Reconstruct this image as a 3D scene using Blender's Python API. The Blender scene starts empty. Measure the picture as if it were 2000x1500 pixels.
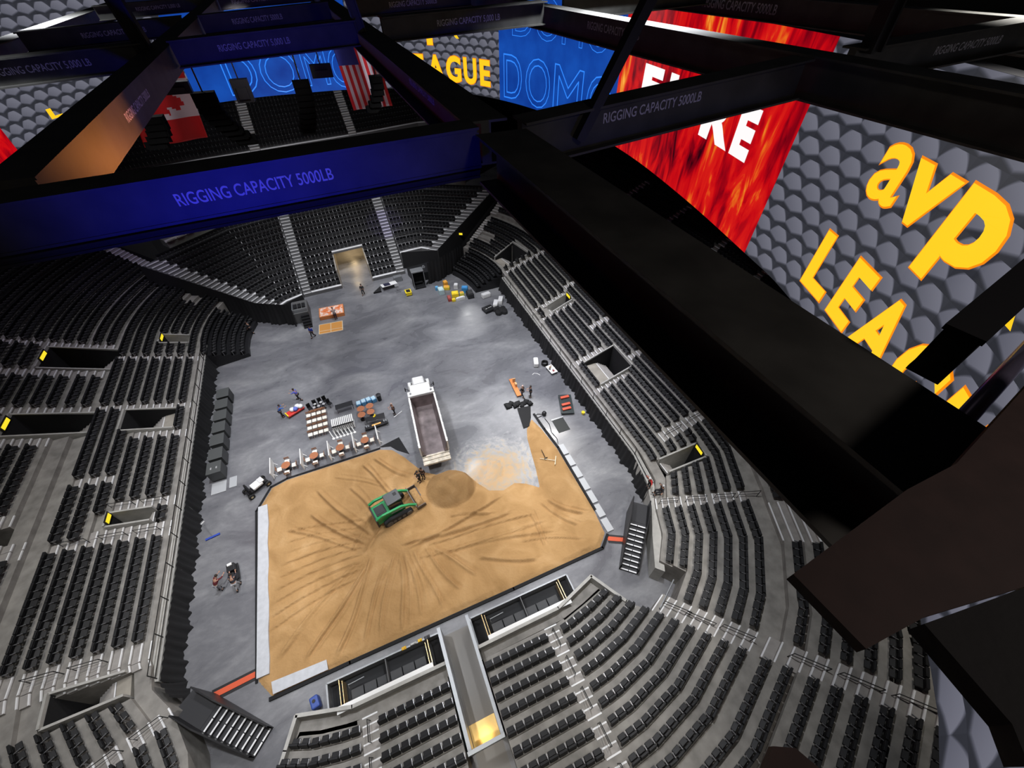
import bpy, bmesh, math, random
from mathutils import Vector, Matrix
random.seed(7)
PI = math.pi
sc = bpy.context.scene
# ---------------------------------------------------------------- camera
cam_d = bpy.data.cameras.new('camera')
cam = bpy.data.objects.new('camera', cam_d)
sc.collection.objects.link(cam)
YAW, PITCH, ROLL, FPX = 0.396255118, 0.806768769, -0.002594696, 798.19
cy_, sy_, cp_, sp_ = math.cos(YAW), math.sin(YAW), math.cos(PITCH), math.sin(PITCH)
fw = Vector((sy_*cp_, cy_*cp_, -sp_)); rt = Vector((cy_, -sy_, 0)); up = rt.cross(fw)
r2 = math.cos(ROLL)*rt + math.sin(ROLL)*up
u2 = -math.sin(ROLL)*rt + math.cos(ROLL)*up
cam.matrix_world = Matrix(((r2.x, u2.x, -fw.x, 0), (r2.y, u2.y, -fw.y, 0), (r2.z, u2.z, -fw.z, 33.0), (0, 0, 0, 1)))
cam_d.sensor_width = 36; cam_d.lens = FPX/2000*36
cam_d.clip_start = 0.05; cam_d.clip_end = 400
sc.camera = cam
# ---------------------------------------------------------------- world, lights, exposure
w = bpy.data.worlds.new('world'); sc.world = w; w.use_nodes = True
w.node_tree.nodes['Background'].inputs[0].default_value = (0.55, 0.6, 0.75, 1)
w.node_tree.nodes['Background'].inputs[1].default_value = 0.008
sc.view_settings.view_transform = 'Standard'; sc.view_settings.look = 'None'
sc.view_settings.gamma = 1; sc.view_settings.use_curve_mapping = False
sc.view_settings.exposure = 0.0

def light(kind, name, loc, energy, col, target=None, size=1.0, spot=60, blend=.5, spread=None):
    d = bpy.data.lights.new(name, kind); d.energy = energy; d.color = col
    o = bpy.data.objects.new(name, d); sc.collection.objects.link(o); o.location = loc
    if kind == 'AREA':
        d.shape = 'DISK'; d.size = size
        if spread: d.spread = math.radians(spread)
    elif kind == 'SPOT':
        d.spot_size = math.radians(spot); d.spot_blend = blend; d.shadow_soft_size = size
    else: d.shadow_soft_size = size
    if target is not None:
        v = Vector(target)-Vector(loc); o.rotation_euler = v.to_track_quat('-Z', 'Y').to_euler()
    return o
# house lights hung in the roof steel above the catwalk
WARM = (1.0, .96, .9); COOL = (.93, .95, 1.0)
for (lx, ly, e) in ((-9, 12, 1500), (9, 12, 1750), (-9, 27, 1750), (8.5, 28, 2000), (-9, 42, 1500), (9, 42, 1700), (0, 56, 1300)):
    light('AREA', 'house_light', (lx, ly, 36.5), e, COOL, (lx*.9, ly, 0), 1.3, spread=86)
light('AREA', 'house_light', (15, 6, 36), 950, WARM, (17, 2, 4), 1.0, spread=75)
light('AREA', 'house_light', (-20, 20, 36), 520, WARM, (-23, 22, 4), 1.2, spread=80)
light('AREA', 'house_light', (-4, -3, 36), 650, WARM, (-4, 0, 3), 1.0, spread=90)
light('POINT', 'added_plate_fill', (3.0, -2.0, 34.6), 170, (1, .86, .78), None, .3)  # unseen fill added to lighten the maroon plate and girder top
light('AREA', 'house_light', (21, 30, 36), 900, COOL, (21, 30, 4), 1.2, spread=70)
light('AREA', 'house_light', (-28, 48, 34), 300, (.85, .8, 1), (-27, 50, 6), 1.2, spread=80)
light('SPOT', 'stair_light', (6, 48, 34), 15000, (.38, .26, 1), (5.7, 64.5, 4.5), .3, 10, .4)
light('AREA', 'tunnel_lamp', (-.7, 61.5, 2.6), 60, (1, .75, .42), (-.7, 61.5, 0), .6)
light('AREA', 'tunnel_lamp', (-.3, 66.5, 2.6), 110, (1, .72, .38), (-.3, 66.5, 0), .6)
light('SPOT', 'stair_light', (3, 36, 34), 5200, (.58, .5, 1), (22, 27, 4), .3, 34, .6)
light('SPOT', 'added_glint_spot', (16.7, 41.9, 21), 3800, (1, 1, 1), (10.2, 25.6, 0), .35, 16, .9)  # added spot, placed so that its reflection makes a glint on the floor
light('SPOT', 'added_glint_spot', (15.7, 56, 10.5), 1500, (1, 1, 1), (11.9, 42.5, 0), .3, 18, .9)  # second added spot, for the farther floor glint
light('SPOT', 'added_raking_spot', (21, 33, 20.5), 15000, (1, .97, .92), (0, 15, 0), .5, 62, .6)  # side spot added to bring out the relief of the sand
light('SPOT', 'stair_light', (-14, 40, 34), 5200, (.6, .52, 1), (-27, 60, 5), .3, 22, .6)
light('SPOT', 'added_stand_fill', (0, 40, 33), 17000, (.93, .95, 1), (0, 66, 4), 1, 62, .7)  # fill added to brighten the far stands
light('SPOT', 'added_stand_fill', (-3, 66.5, 30.5), 5200, (.95, .95, 1), (-3, 86, 15), .5, 130, .8)  # fill added behind the ring to lift the dark upper deck
# blue theatrical wash on the roof steel
light('SPOT', 'blue_wash', (-1.5, 0.4, 29.8), 1000, (.010, .016, 1.0), (-.55, 5.6, 31.25), .2, 60, .9)
light('SPOT', 'blue_wash', (-1.5, 7.0, 29.8), 190, (.06, .04, 1.0), (-1.2, 15.3, 31.2), .2, 110, .9)
light('SPOT', 'blue_wash', (4.6, 1.6, 30.2), 45, (.1, .1, 1.0), (5.4, 5.9, 31.4), .2, 80, .9)
light('SPOT', 'amber_wash', (-1.0, 10.4, 30.3), 260, (1.0, .32, .07), (-2.7, 9.0, 31.15), .1, 62, .9)

# ---------------------------------------------------------------- materials
MATS = {}
def mat(name, col, rough=.6, metal=0, emit=None, es=0, noise=None, bump=None, spec=None):
    if name in MATS: return MATS[name]
    m = bpy.data.materials.new(name); m.use_nodes = True
    nt = m.node_tree; b = nt.nodes['Principled BSDF']
    b.inputs['Base Color'].default_value = (*col, 1); b.inputs['Roughness'].default_value = rough
    b.inputs['Metallic'].default_value = metal
    if spec is not None: b.inputs['Specular IOR Level'].default_value = spec
    if emit:
        b.inputs['Emission Color'].default_value = (*emit, 1); b.inputs['Emission Strength'].default_value = es
    if noise or bump:
        tc = nt.nodes.new('ShaderNodeTexCoord')
        n = nt.nodes.new('ShaderNodeTexNoise'); n.inputs['Scale'].default_value = (noise or bump)[0]; n.inputs['Detail'].default_value = 5
        nt.links.new(tc.outputs['Object'], n.inputs['Vector'])
        if noise:
            r = nt.nodes.new('ShaderNodeMapRange'); r.inputs[1].default_value = .3; r.inputs[2].default_value = .7
            r.inputs[3].default_value = 0; r.inputs[4].default_value = 1
            mx = nt.nodes.new('ShaderNodeMix'); mx.data_type = 'RGBA'
            mx.inputs[6].default_value = (*[c*(1-noise[1]) for c in col], 1); mx.inputs[7].default_value = (*[min(1, c*(1+noise[1])) for c in col], 1)
            nt.links.new(n.outputs[0], r.inputs[0]); nt.links.new(r.outputs[0], mx.inputs[0]); nt.links.new(mx.outputs[2], b.inputs['Base Color'])
        if bump:
            bp = nt.nodes.new('ShaderNodeBump'); bp.inputs['Strength'].default_value = bump[1]; bp.inputs['Distance'].default_value = .05
            nt.links.new(n.outputs[0], bp.inputs['Height']); nt.links.new(bp.outputs[0], b.inputs['Normal'])
    MATS[name] = m; return m
M = dict(
 conc=mat('terrace_concrete', (.27, .255, .232), .8, noise=(1.3, .25)),
 concl=mat('light_concrete', (.42, .41, .38), .75, noise=(2, .12)),
 tan=mat('walkway_concrete', (.36, .33, .28), .8, noise=(.8, .2)),
 step=mat('step_concrete', (.34, .32, .30), .8, noise=(3, .1)),
 white=mat('white_paint', (.82, .82, .80), .5),
 nose=mat('stair_nosing_paint', (.85, .85, .85), .6),
 seat=mat('seat_black_vinyl', (.008, .008, .009), .55, spec=.3),
 seatpan=mat('seat_pan_grey', (.014, .014, .015), .5, spec=.35),
 arm=mat('armrest_steel', (.30, .30, .31), .35, .6),
 black=mat('black_drape', (.008, .008, .009), .9, bump=(3, .5)),
 dark=mat('dark_metal', (.02, .02, .022), .45, .3),
 steel=mat('beam_paint', (.045, .045, .042), .55, noise=(2.2, .35)),
 maroon=mat('maroon_primer_steel', (.035, .018, .016), .8, noise=(9, .2)),
 grey=mat('grey_plastic', (.10, .10, .10), .55),
 grey2=mat('mid_grey_metal', (.28, .29, .30), .4, .5),
 rail=mat('rail_black', (.015, .015, .015), .4, .4),
 glass=None,
 sandm=None,
)
def nodes_mat(name):
    m = bpy.data.materials.new(name); m.use_nodes = True
    return m, m.node_tree, m.node_tree.nodes['Principled BSDF']
def N(nt, t, **k):
    n = nt.nodes.new(t)
    for a, v in k.items():
        if a.startswith('i'): n.inputs[int(a[1:])].default_value = v
        else: setattr(n, a, v)
    return n
def ramp(nt, stops):
    r = nt.nodes.new('ShaderNodeValToRGB'); e = r.color_ramp.elements
    while len(e) < len(stops): e.new(.5)
    for x, (p, c) in zip(e, stops): x.position = p; x.color = (*c, 1)
    return r
# arena floor: sealed grey concrete with swirls, scuffs, dust of sand
m, nt, b = nodes_mat('arena_floor_concrete'); L_ = nt.links.new
tc = N(nt, 'ShaderNodeTexCoord')
mp = N(nt, 'ShaderNodeMapping'); mp.inputs['Scale'].default_value = (.55, 1, 1); mp.inputs['Rotation'].default_value = (0, 0, -.12)
L_(tc.outputs['Object'], mp.inputs[0])
n1 = N(nt, 'ShaderNodeTexNoise'); n1.inputs['Scale'].default_value = .32; n1.inputs['Detail'].default_value = 8; n1.inputs['Roughness'].default_value = .6; n1.inputs['Distortion'].default_value = .7
n2 = N(nt, 'ShaderNodeTexNoise'); n2.inputs['Scale'].default_value = 3; n2.inputs['Detail'].default_value = 7; n2.inputs['Roughness'].default_value = .7
L_(mp.outputs[0], n1.inputs['Vector']); L_(mp.outputs[0], n2.inputs['Vector'])
mm = N(nt, 'ShaderNodeMath', operation='MULTIPLY_ADD'); mm.inputs[1].default_value = .35; L_(n2.outputs[0], mm.inputs[0]); L_(n1.outputs[0], mm.inputs[2])
r1 = ramp(nt, [(.42, (.105, .106, .116)), (.64, (.150, .151, .162)), (.80, (.21, .211, .22)), (.95, (.30, .30, .30))])
L_(mm.outputs[0], r1.inputs[0])
# sand dust, spilled around the tipping place
def blob(cx, cy, rx, ry, inner, outer):
    s1 = N(nt, 'ShaderNodeVectorMath', operation='SUBTRACT'); s1.inputs[1].default_value = (cx, cy, 0); L_(tc.outputs['Object'], s1.inputs[0])
    s2 = N(nt, 'ShaderNodeVectorMath', operation='MULTIPLY'); s2.inputs[1].default_value = (1/rx, 1/ry, 0); L_(s1.outputs[0], s2.inputs[0])
    ln = N(nt, 'ShaderNodeVectorMath', operation='LENGTH'); L_(s2.outputs[0], ln.inputs[0])
    mr = N(nt, 'ShaderNodeMapRange'); mr.inputs[1].default_value = inner; mr.inputs[2].default_value = outer; mr.inputs[3].default_value = 1; mr.inputs[4].default_value = 0
    L_(ln.outputs['Value'], mr.inputs[0]); return mr.outputs[0]
dn = N(nt, 'ShaderNodeTexNoise'); dn.inputs['Scale'].default_value = .9; dn.inputs['Detail'].default_value = 8; dn.inputs['Distortion'].default_value = 2.2; dn.inputs['Roughness'].default_value = .65; L_(tc.outputs['Object'], dn.inputs['Vector'])
b1 = blob(6.2, 19.2, 6.6, 5.4, .2, 1.05); 
wv = N(nt, 'ShaderNodeTexWave', wave_type='RINGS', rings_direction='SPHERICAL'); wv.inputs['Scale'].default_value = .42; wv.inputs['Distortion'].default_value = 16; wv.inputs['Detail'].default_value = 4; wv.inputs['Detail Scale'].default_value = .8
s0 = N(nt, 'ShaderNodeVectorMath', operation='SUBTRACT'); s0.inputs[1].default_value = (5.4, 19.6, 0); L_(tc.outputs['Object'], s0.inputs[0]); L_(s0.outputs[0], wv.inputs[0])
ad = N(nt, 'ShaderNodeMath', operation='ADD'); L_(dn.outputs[0], ad.inputs[0]); w3 = N(nt, 'ShaderNodeMath', operation='MULTIPLY'); w3.inputs[1].default_value = .12; L_(wv.outputs[1], w3.inputs[0]); L_(w3.outputs[0], ad.inputs[1])
ad2 = N(nt, 'ShaderNodeMath', operation='MULTIPLY_ADD'); ad2.inputs[1].default_value = .75; L_(b1, ad2.inputs[0]); L_(ad.outputs[0], ad2.inputs[2])
mr2 = N(nt, 'ShaderNodeMapRange'); mr2.inputs[1].default_value = .78; mr2.inputs[2].default_value = 1.36; L_(ad2.outputs[0], mr2.inputs[0])
mr2b = N(nt, 'ShaderNodeMath', operation='MULTIPLY'); L_(mr2.outputs[0], mr2b.inputs[0]); gate = N(nt, 'ShaderNodeMath', operation='GREATER_THAN'); gate.inputs[1].default_value = .001; L_(b1, gate.inputs[0]); L_(gate.outputs[0], mr2b.inputs[1])
dustc = ramp(nt, [(.0, (.40, .40, .41)), (.35, (.44, .42, .38)), (.6, (.42, .31, .18)), (1, (.42, .26, .115))]); L_(mr2b.outputs[0], dustc.inputs[0])
mx = N(nt, 'ShaderNodeMix', data_type='RGBA'); L_(mr2b.outputs[0], mx.inputs[0]); L_(r1.outputs[0], mx.inputs[6]); L_(dustc.outputs[0], mx.inputs[7])
L_(mx.outputs[2], b.inputs['Base Color'])
rr = N(nt, 'ShaderNodeMapRange'); rr.inputs[1].default_value = .35; rr.inputs[2].default_value = .75; rr.inputs[3].default_value = .22; rr.inputs[4].default_value = .55
L_(n1.outputs[0], rr.inputs[0]); L_(rr.outputs[0], b.inputs['Roughness'])
M['floor'] = m
# sand
m, nt, b = nodes_mat('court_sand'); L_ = nt.links.new
tc = N(nt, 'ShaderNodeTexCoord'); n1 = N(nt, 'ShaderNodeTexNoise'); n1.inputs['Scale'].default_value = .45; n1.inputs['Detail'].default_value = 6; n1.inputs['Distortion'].default_value = 1
L_(tc.outputs['Object'], n1.inputs['Vector'])
r1 = ramp(nt, [(.3, (.33, .185, .068)), (.55, (.42, .245, .098)), (.75, (.50, .31, .14))]); L_(n1.outputs[0], r1.inputs[0])
da = N(nt, 'ShaderNodeVertexColor', layer_name='damp_rut_shade'); mu = N(nt, 'ShaderNodeMix', data_type='RGBA', blend_type='MULTIPLY'); mu.inputs[7].default_value = (.62, .60, .56, 1)
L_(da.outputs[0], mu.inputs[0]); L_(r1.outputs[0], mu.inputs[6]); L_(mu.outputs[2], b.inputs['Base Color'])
b.inputs['Roughness'].default_value = .95
n2 = N(nt, 'ShaderNodeTexNoise'); n2.inputs['Scale'].default_value = 5; n2.inputs['Detail'].default_value = 6; L_(tc.outputs['Object'], n2.inputs['Vector'])
bp = N(nt, 'ShaderNodeBump'); bp.inputs['Strength'].default_value = .5; bp.inputs['Distance'].default_value = .12; L_(n2.outputs[0], bp.inputs['Height']); L_(bp.outputs[0], b.inputs['Normal'])
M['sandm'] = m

# ---------------------------------------------------------------- mesh helpers
class MB:
    def __init__(s): s.v = []; s.f = []
    def quad(s, a, b, c, d): n = len(s.v); s.v += [tuple(a), tuple(b), tuple(c), tuple(d)]; s.f.append((n, n+1, n+2, n+3)); return s
    def box(s, c, size, rz=0, rx=0, ry=0, taper=1.0):
        M3 = Matrix.Rotation(rz, 3, 'Z') @ Matrix.Rotation(ry, 3, 'Y') @ Matrix.Rotation(rx, 3, 'X')
        n = len(s.v); x, y, z = [k/2 for k in size]
        for dz in (-1, 1):
            t = taper if dz > 0 else 1
            for dx, dy in ((-1, -1), (1, -1), (1, 1), (-1, 1)):
                p = M3 @ Vector((dx*x*t, dy*y*t, dz*z)); s.v.append((p.x+c[0], p.y+c[1], p.z+c[2]))
        s.f += [(n+3, n+2, n+1, n), (n+4, n+5, n+6, n+7)] + [(n+i, n+(i+1) % 4, n+4+(i+1) % 4, n+4+i) for i in range(4)]
        return s
    def prism(s, poly, z0, z1):
        k = len(poly); n = len(s.v)
        a = sum(poly[i][0]*poly[(i+1) % k][1]-poly[(i+1) % k][0]*poly[i][1] for i in range(k))
        if a < 0: poly = poly[::-1]
        s.v += [(p[0], p[1], z0) for p in poly]+[(p[0], p[1], z1) for p in poly]
        s.f.append(tuple(range(n+k-1, n-1, -1))); s.f.append(tuple(range(n+k, n+2*k)))
        s.f += [(n+i, n+(i+1) % k, n+k+(i+1) % k, n+k+i) for i in range(k)]
        return s
    def sideprism(s, prof, y0, y1, M4=None):   # profile in (x,z) extruded along y
        k = len(prof); n = len(s.v)
        a = sum(prof[i][0]*prof[(i+1) % k][1]-prof[(i+1) % k][0]*prof[i][1] for i in range(k))
        if a < 0: prof = prof[::-1]
        P = [(p[0], y0, p[1]) for p in prof]+[(p[0], y1, p[1]) for p in prof]
        if M4: P = [tuple(M4 @ Vector(p)) for p in P]
        s.v += P
        s.f.append(tuple(range(n, n+k))); s.f.append(tuple(range(n+2*k-1, n+k-1, -1)))
        s.f += [(n+i, n+k+i, n+k+(i+1) % k, n+(i+1) % k) for i in range(k)]
        return s
    def tube(s, pts, r, k=6, close=False):
        pts = [Vector(p) for p in pts]; m_ = len(pts); n = len(s.v)
        rs = r if isinstance(r, (list, tuple)) else [r]*m_
        for i, p in enumerate(pts):
            a = pts[(i-1) % m_] if close else pts[max(i-1, 0)]; c = pts[(i+1) % m_] if close else pts[min(i+1, m_-1)]
            t = (c-a).normalized() if (c-a).length > 1e-9 else Vector((0, 0, 1))
            q = Vector((0, 0, 1)) if abs(t.z) < .9 else Vector((1, 0, 0))
            u = t.cross(q).normalized(); v = t.cross(u)
            for j in range(k):
                an = 2*PI*j/k; d = p+rs[i]*(math.cos(an)*u+math.sin(an)*v); s.v.append(tuple(d))
        for i in range(m_ if close else m_-1):
            for j in range(k):
                a = n+i*k+j; b_ = n+i*k+(j+1) % k; c = n+((i+1) % m_)*k+(j+1) % k; d = n+((i+1) % m_)*k+j
                s.f.append((a, d, c, b_))
        if not close:
            s.f.append(tuple(n+j for j in range(k))); s.f.append(tuple(n+(m_-1)*k+j for j in range(k-1, -1, -1)))
        return s
    def lathe(s, prof, c=(0, 0, 0), k=16):
        n = len(s.v); m_ = len(prof)
        for (r, z) in prof:
            for j in range(k):
                an = 2*PI*j/k; s.v.append((c[0]+r*math.cos(an), c[1]+r*math.sin(an), c[2]+z))
        for i in range(m_-1):
            for j in range(k):
                s.f.append((n+i*k+j, n+i*k+(j+1) % k, n+(i+1)*k+(j+1) % k, n+(i+1)*k+j))
        s.f.append(tuple(n+j for j in range(k-1, -1, -1))); s.f.append(tuple(n+(m_-1)*k+j for j in range(k)))
        return s
    def build(s, name, m, parent=None, smooth=False, bevel=0, loc=None):
        me = bpy.data.meshes.new(name); me.from_pydata(s.v, [], s.f); me.materials.append(m)
        if smooth:
            for p in me.polygons: p.use_smooth = True
        o = bpy.data.objects.new(name, me); sc.collection.objects.link(o)
        if parent: o.parent = parent
        if loc: o.location = loc
        if bevel:
            bv = o.modifiers.new('b', 'BEVEL'); bv.width = bevel; bv.segments = 2; bv.limit_method = 'ANGLE'
        return o
def tag(o, label=None, cat=None, group=None, kind=None):
    if label: o['label'] = label
    if cat: o['category'] = cat
    if group: o['group'] = group
    if kind: o['kind'] = kind
    return o
def thing(name, label, cat, loc=(0, 0, 0), rz=0, group=None):
    o = bpy.data.objects.new(name, None); o.empty_display_size = .2; sc.collection.objects.link(o); o.location = loc; o.rotation_euler = (0, 0, rz)
    return tag(o, label, cat, group)
def struct(o): o['kind'] = 'structure'; return o
def copy_tree(o, parent=None):
    c = o.copy(); sc.collection.objects.link(c); c.parent = parent
    for ch in [x for x in o.children]: copy_tree(ch, c)
    return c
ORD = ['zeroth', 'first', 'second', 'third', 'fourth', 'fifth', 'sixth', 'seventh', 'eighth', 'ninth', 'tenth', 'eleventh', 'twelfth', 'thirteenth', 'fourteenth', 'fifteenth', 'sixteenth', 'seventeenth', 'eighteenth', 'nineteenth', 'twentieth'] + ['%dth' % i for i in range(21, 80)]
# ---------------------------------------------------------------- floor and outer shell
struct(MB().prism([(-62, -30), (62, -30), (62, 125), (-62, 125)], -.3, 0).build('floor', M['floor']))
XC = -.275
# dark outer walls of the hall, far behind the stands
struct(MB().box((-48, 45, 17), (.5, 150, 34)).build('wall_left', M['black']))
struct(MB().box((48, 45, 17), (.5, 150, 34)).build('wall_right', M['black']))
struct(MB().box((0, 108, 17), (97, .5, 34)).build('wall_far', M['black']))
struct(MB().box((0, -26, 17), (97, .5, 34)).build('wall_near', M['black']))

D = [.89*g for g in range(10)]+[8.9, 10.1, 11.2]; 
while len(D) < 34: D.append(D[-1]+.89)
Z = [1.35+.32*g for g in range(11)]+[5.0, 5.4]
while len(Z) < 34: Z.append(Z[-1]+.42)
def nrm(a): l = math.hypot(*a); return (a[0]/l, a[1]/l)
SEATS = []   # (x, y, z, face angle, block, row, number)
def stand(name, V, types, D, Z, nrow, block, base=0.0, mseat=True, cm='conc', sm='step', edge=0, hb=None):
    """V: chain of (x, y, dirx, diry); types(g, j) -> S seats, A aisle stair, W bare, H hole, N nothing"""
    P = lambda j, d: (V[j][0]+V[j][2]*d, V[j][1]+V[j][3]*d)
    con, stp, nos, edg = MB(), MB(), MB(), MB()
    flip = None
    un = math.hypot(V[0][2], V[0][3])
    for g in range(nrow):
        for j in range(len(V)-1):
            t = types(g, j)
            if t in 'HN': continue
            a, b_, c, d = P(j, D[g]), P(j+1, D[g]), P(j+1, D[g+1]), P(j, D[g+1])
            if flip is None:
                cr = (b_[0]-a[0])*(c[1]-a[1])-(b_[1]-a[1])*(c[0]-a[0]); flip = cr < 0
            z = Z[g]; zp = Z[g-1] if g and types(g-1, j) not in 'HN' else (base if not (hb and g) else hb)
            if flip: con.quad((*d, z), (*c, z), (*b_, z), (*a, z)); con.quad((*a, zp), (*a, z), (*b_, z), (*b_, zp))
            else: con.quad((*a, z), (*b_, z), (*c, z), (*d, z)); con.quad((*b_, zp), (*b_, z), (*a, z), (*a, zp))
            # side faces and back face where the neighbour is missing
            for (jj, e0, e1) in ((j-1, a, d), (j+1, b_, c)):
                if jj < 0 or jj >= len(V)-1 or types(g, jj) in 'HN':
                    con.quad((*e0, base), (*e1, base), (*e1, z), (*e0, z))
            if g == nrow-1 or types(g+1, j) in 'HN': con.quad((*d, base), (*c, base), (*c, z), (*d, z))
            if t == 'A':
                L = lambda u, dd: (lambda p, q: (p[0]+(q[0]-p[0])*u, p[1]+(q[1]-p[1])*u))(P(j, dd), P(j+1, dd))
                dm = (D[g]+D[g+1])/2; rise = (Z[g+1]-z) if g+1 < len(Z) else .3
                h = rise/2
                q = [L(.02, dm), L(.98, dm), L(.98, D[g+1]), L(.02, D[g+1])]
                stp.prism(q, z, z+h)
                for dd, zz in ((D[g], z), (dm, z+h)):
                    nos.prism([L(.05, dd-.006/un), L(.95, dd-.006/un), L(.95, dd+.075/un), L(.05, dd+.075/un)], zz-.07, zz+.012)
            if t == 'S' and edge:
                edg.prism([P(j, D[g]-.015/un), P(j+1, D[g]-.015/un), P(j+1, D[g]+edge/un), P(j, D[g]+edge/un)], z-.09, z+.01)
        # seats: neighbouring S cells make one run, seats at even pitch along it
        j = 0; run = 0
        while j < len(V)-1:
            if types(g, j) != 'S': j += 1; continue
            run += 1; k = j; dp = D[g+1]-D[g]; off = ((.50 if dp < 1.1 else .8) if un < 1.5 else .55*dp)
            line = [P(j, D[g]+off)]
            while k < len(V)-1 and types(g, k) == 'S': line.append(P(k+1, D[g]+off)); k += 1
            cum = [0]
            for p, q in zip(line[:-1], line[1:]): cum.append(cum[-1]+math.hypot(q[0]-p[0], q[1]-p[1]))
            m_ = int((cum[-1]-.05)/.53)
            for i in range(m_):
                sdist = cum[-1]*(i+.5)/m_; c = max(x_ for x_ in range(len(cum)-1) if cum[x_] <= sdist)
                p, q = line[c], line[c+1]; u = (sdist-cum[c])/(cum[c+1]-cum[c])
                nx, ny = -(q[1]-p[1]), q[0]-p[0]; vx = V[j+c][2]+V[j+c+1][2]; vy = V[j+c][3]+V[j+c+1][3]
                if nx*vx+ny*vy > 0: nx, ny = -nx, -ny
                SEATS.append((p[0]+(q[0]-p[0])*u, p[1]+(q[1]-p[1])*u, Z[g], math.atan2(ny, nx)-PI/2, block, g, (run, i+1)))
            j = k
    root = con.build(name, M[cm]); struct(root)
    if edg.v: edg.build('row_edge_strip', M['nose'], root)
    if stp.v: stp.build('aisle_step', M[sm], root)
    if nos.v: nos.build('step_nosing', M['nose'], root)
    return root
# ---- near end and the long right-hand side are one bowl of rows (row 0 lies 0.65 m behind the front wall)
cR = [(0.32, 5.8, 0, -1), (4.7, 5.8, 0, -1), (5.7, 5.8, 0, -1), (6.5, 5.9, .14, -.99), (8.0, 6.2, .33, -.944), (9.5, 6.6, .6, -.8), (10.9, 7.2, .6, -.8),
      (12.8, 8.45, .6, -.8), (13.7, 9.5, .80, -.6), (14.26, 10.96, .886, -.464), (14.76, 11.86, .886, -.464), (15.54, 12.3, .99, -.13), (15.8, 13.8, .995, -.1), (15.93, 14.45, 1, 0)]
yR = [15.6, 22.3, 23.05, 23.8, 24.7, 26.65, 27.5, 30, 31, 35.1, 35.8, 37.3, 38, 39, 46.6]
nearN = len(cR)
VR = cR+[(15.93, y, 1, 0) for y in yR]
CF = (2.2, 47.5); RF = 13.73      # far curve: rows are arcs about CF
angR = [0.5, 3, 13, 18, 23, 28, 31.5, 34.5]
VR += [(CF[0]+RF*math.cos(math.radians(a)), CF[1]+RF*math.sin(math.radians(a)), math.cos(math.radians(a)), math.sin(math.radians(a))) for a in angR]
iy = {y: nearN+i for i, y in enumerate(yR)}
def near_types(g, j):
    if j == 0: return 'S'
    if j == 1: return 'A'
    if j in (2, 3): return 'S'
    if j == 4: return 'S'
    if j == 5: return 'A' if g >= 4 else 'N'
    if g < 3: return 'N'
    if j == 6 and g < 5: return 'N'
    if g == 10: return 'W'
    if j == 8 and g >= 11: return 'A'
    if j in (6, 7, 8): return 'S'
    if j == 9: return 'A' if g < 10 else 'S'
    if j == 10: return 'S' if g > 3 else 'W'
    if j == 11: return 'W' if g == 3 else ('H' if g < 8 else 'S')
    if j == 12: return 'S'
    return None
def typesR(g, j):
    if j < nearN-1: return near_types(g, j)
    if g < 3: return 'N'
    if j == nearN-1: return 'A' if g >= 5 else 'S'   # 14.45-15.6
    if j < nearN+len(yR)-1+1 and j <= iy[46.6]-1:
        y0 = yR[j-nearN]
        if g == 10: return 'W'
        if y0 == 22.3: return 'A' if g < 7 else 'S'
        if y0 in (23.05, 23.8, 24.7):
            if g == 3: return 'S'
            if g < 8: return 'H'
            return 'A' if y0 == 23.8 else 'S'
        if y0 == 26.65: return 'A' if g < 7 else 'S'
        if y0 == 30: return 'A' if g >= 7 else 'S'
        if y0 in (35.1, 37.3): return 'A' if g < 8 else 'S'
        if y0 == 35.8: return 'S' if g == 3 else ('W' if g == 4 else ('H' if g < 8 else 'S'))
        if y0 == 38: return 'A' if g >= 8 else 'S'
        return 'S'
    k = j-iy[46.6]
    if g == 10: return 'W'
    if k == 0: return 'A'
    if k == 2: return 'W' if g == 3 else ('H' if g < 8 else 'S')
    if k == 7: return 'A' if g > 4 else 'W'
    if k >= 5 and g in (5, 6): return 'W'
    return 'S'
stand('seating_terrace', VR, typesR, D, Z, 27, 'R')
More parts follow.
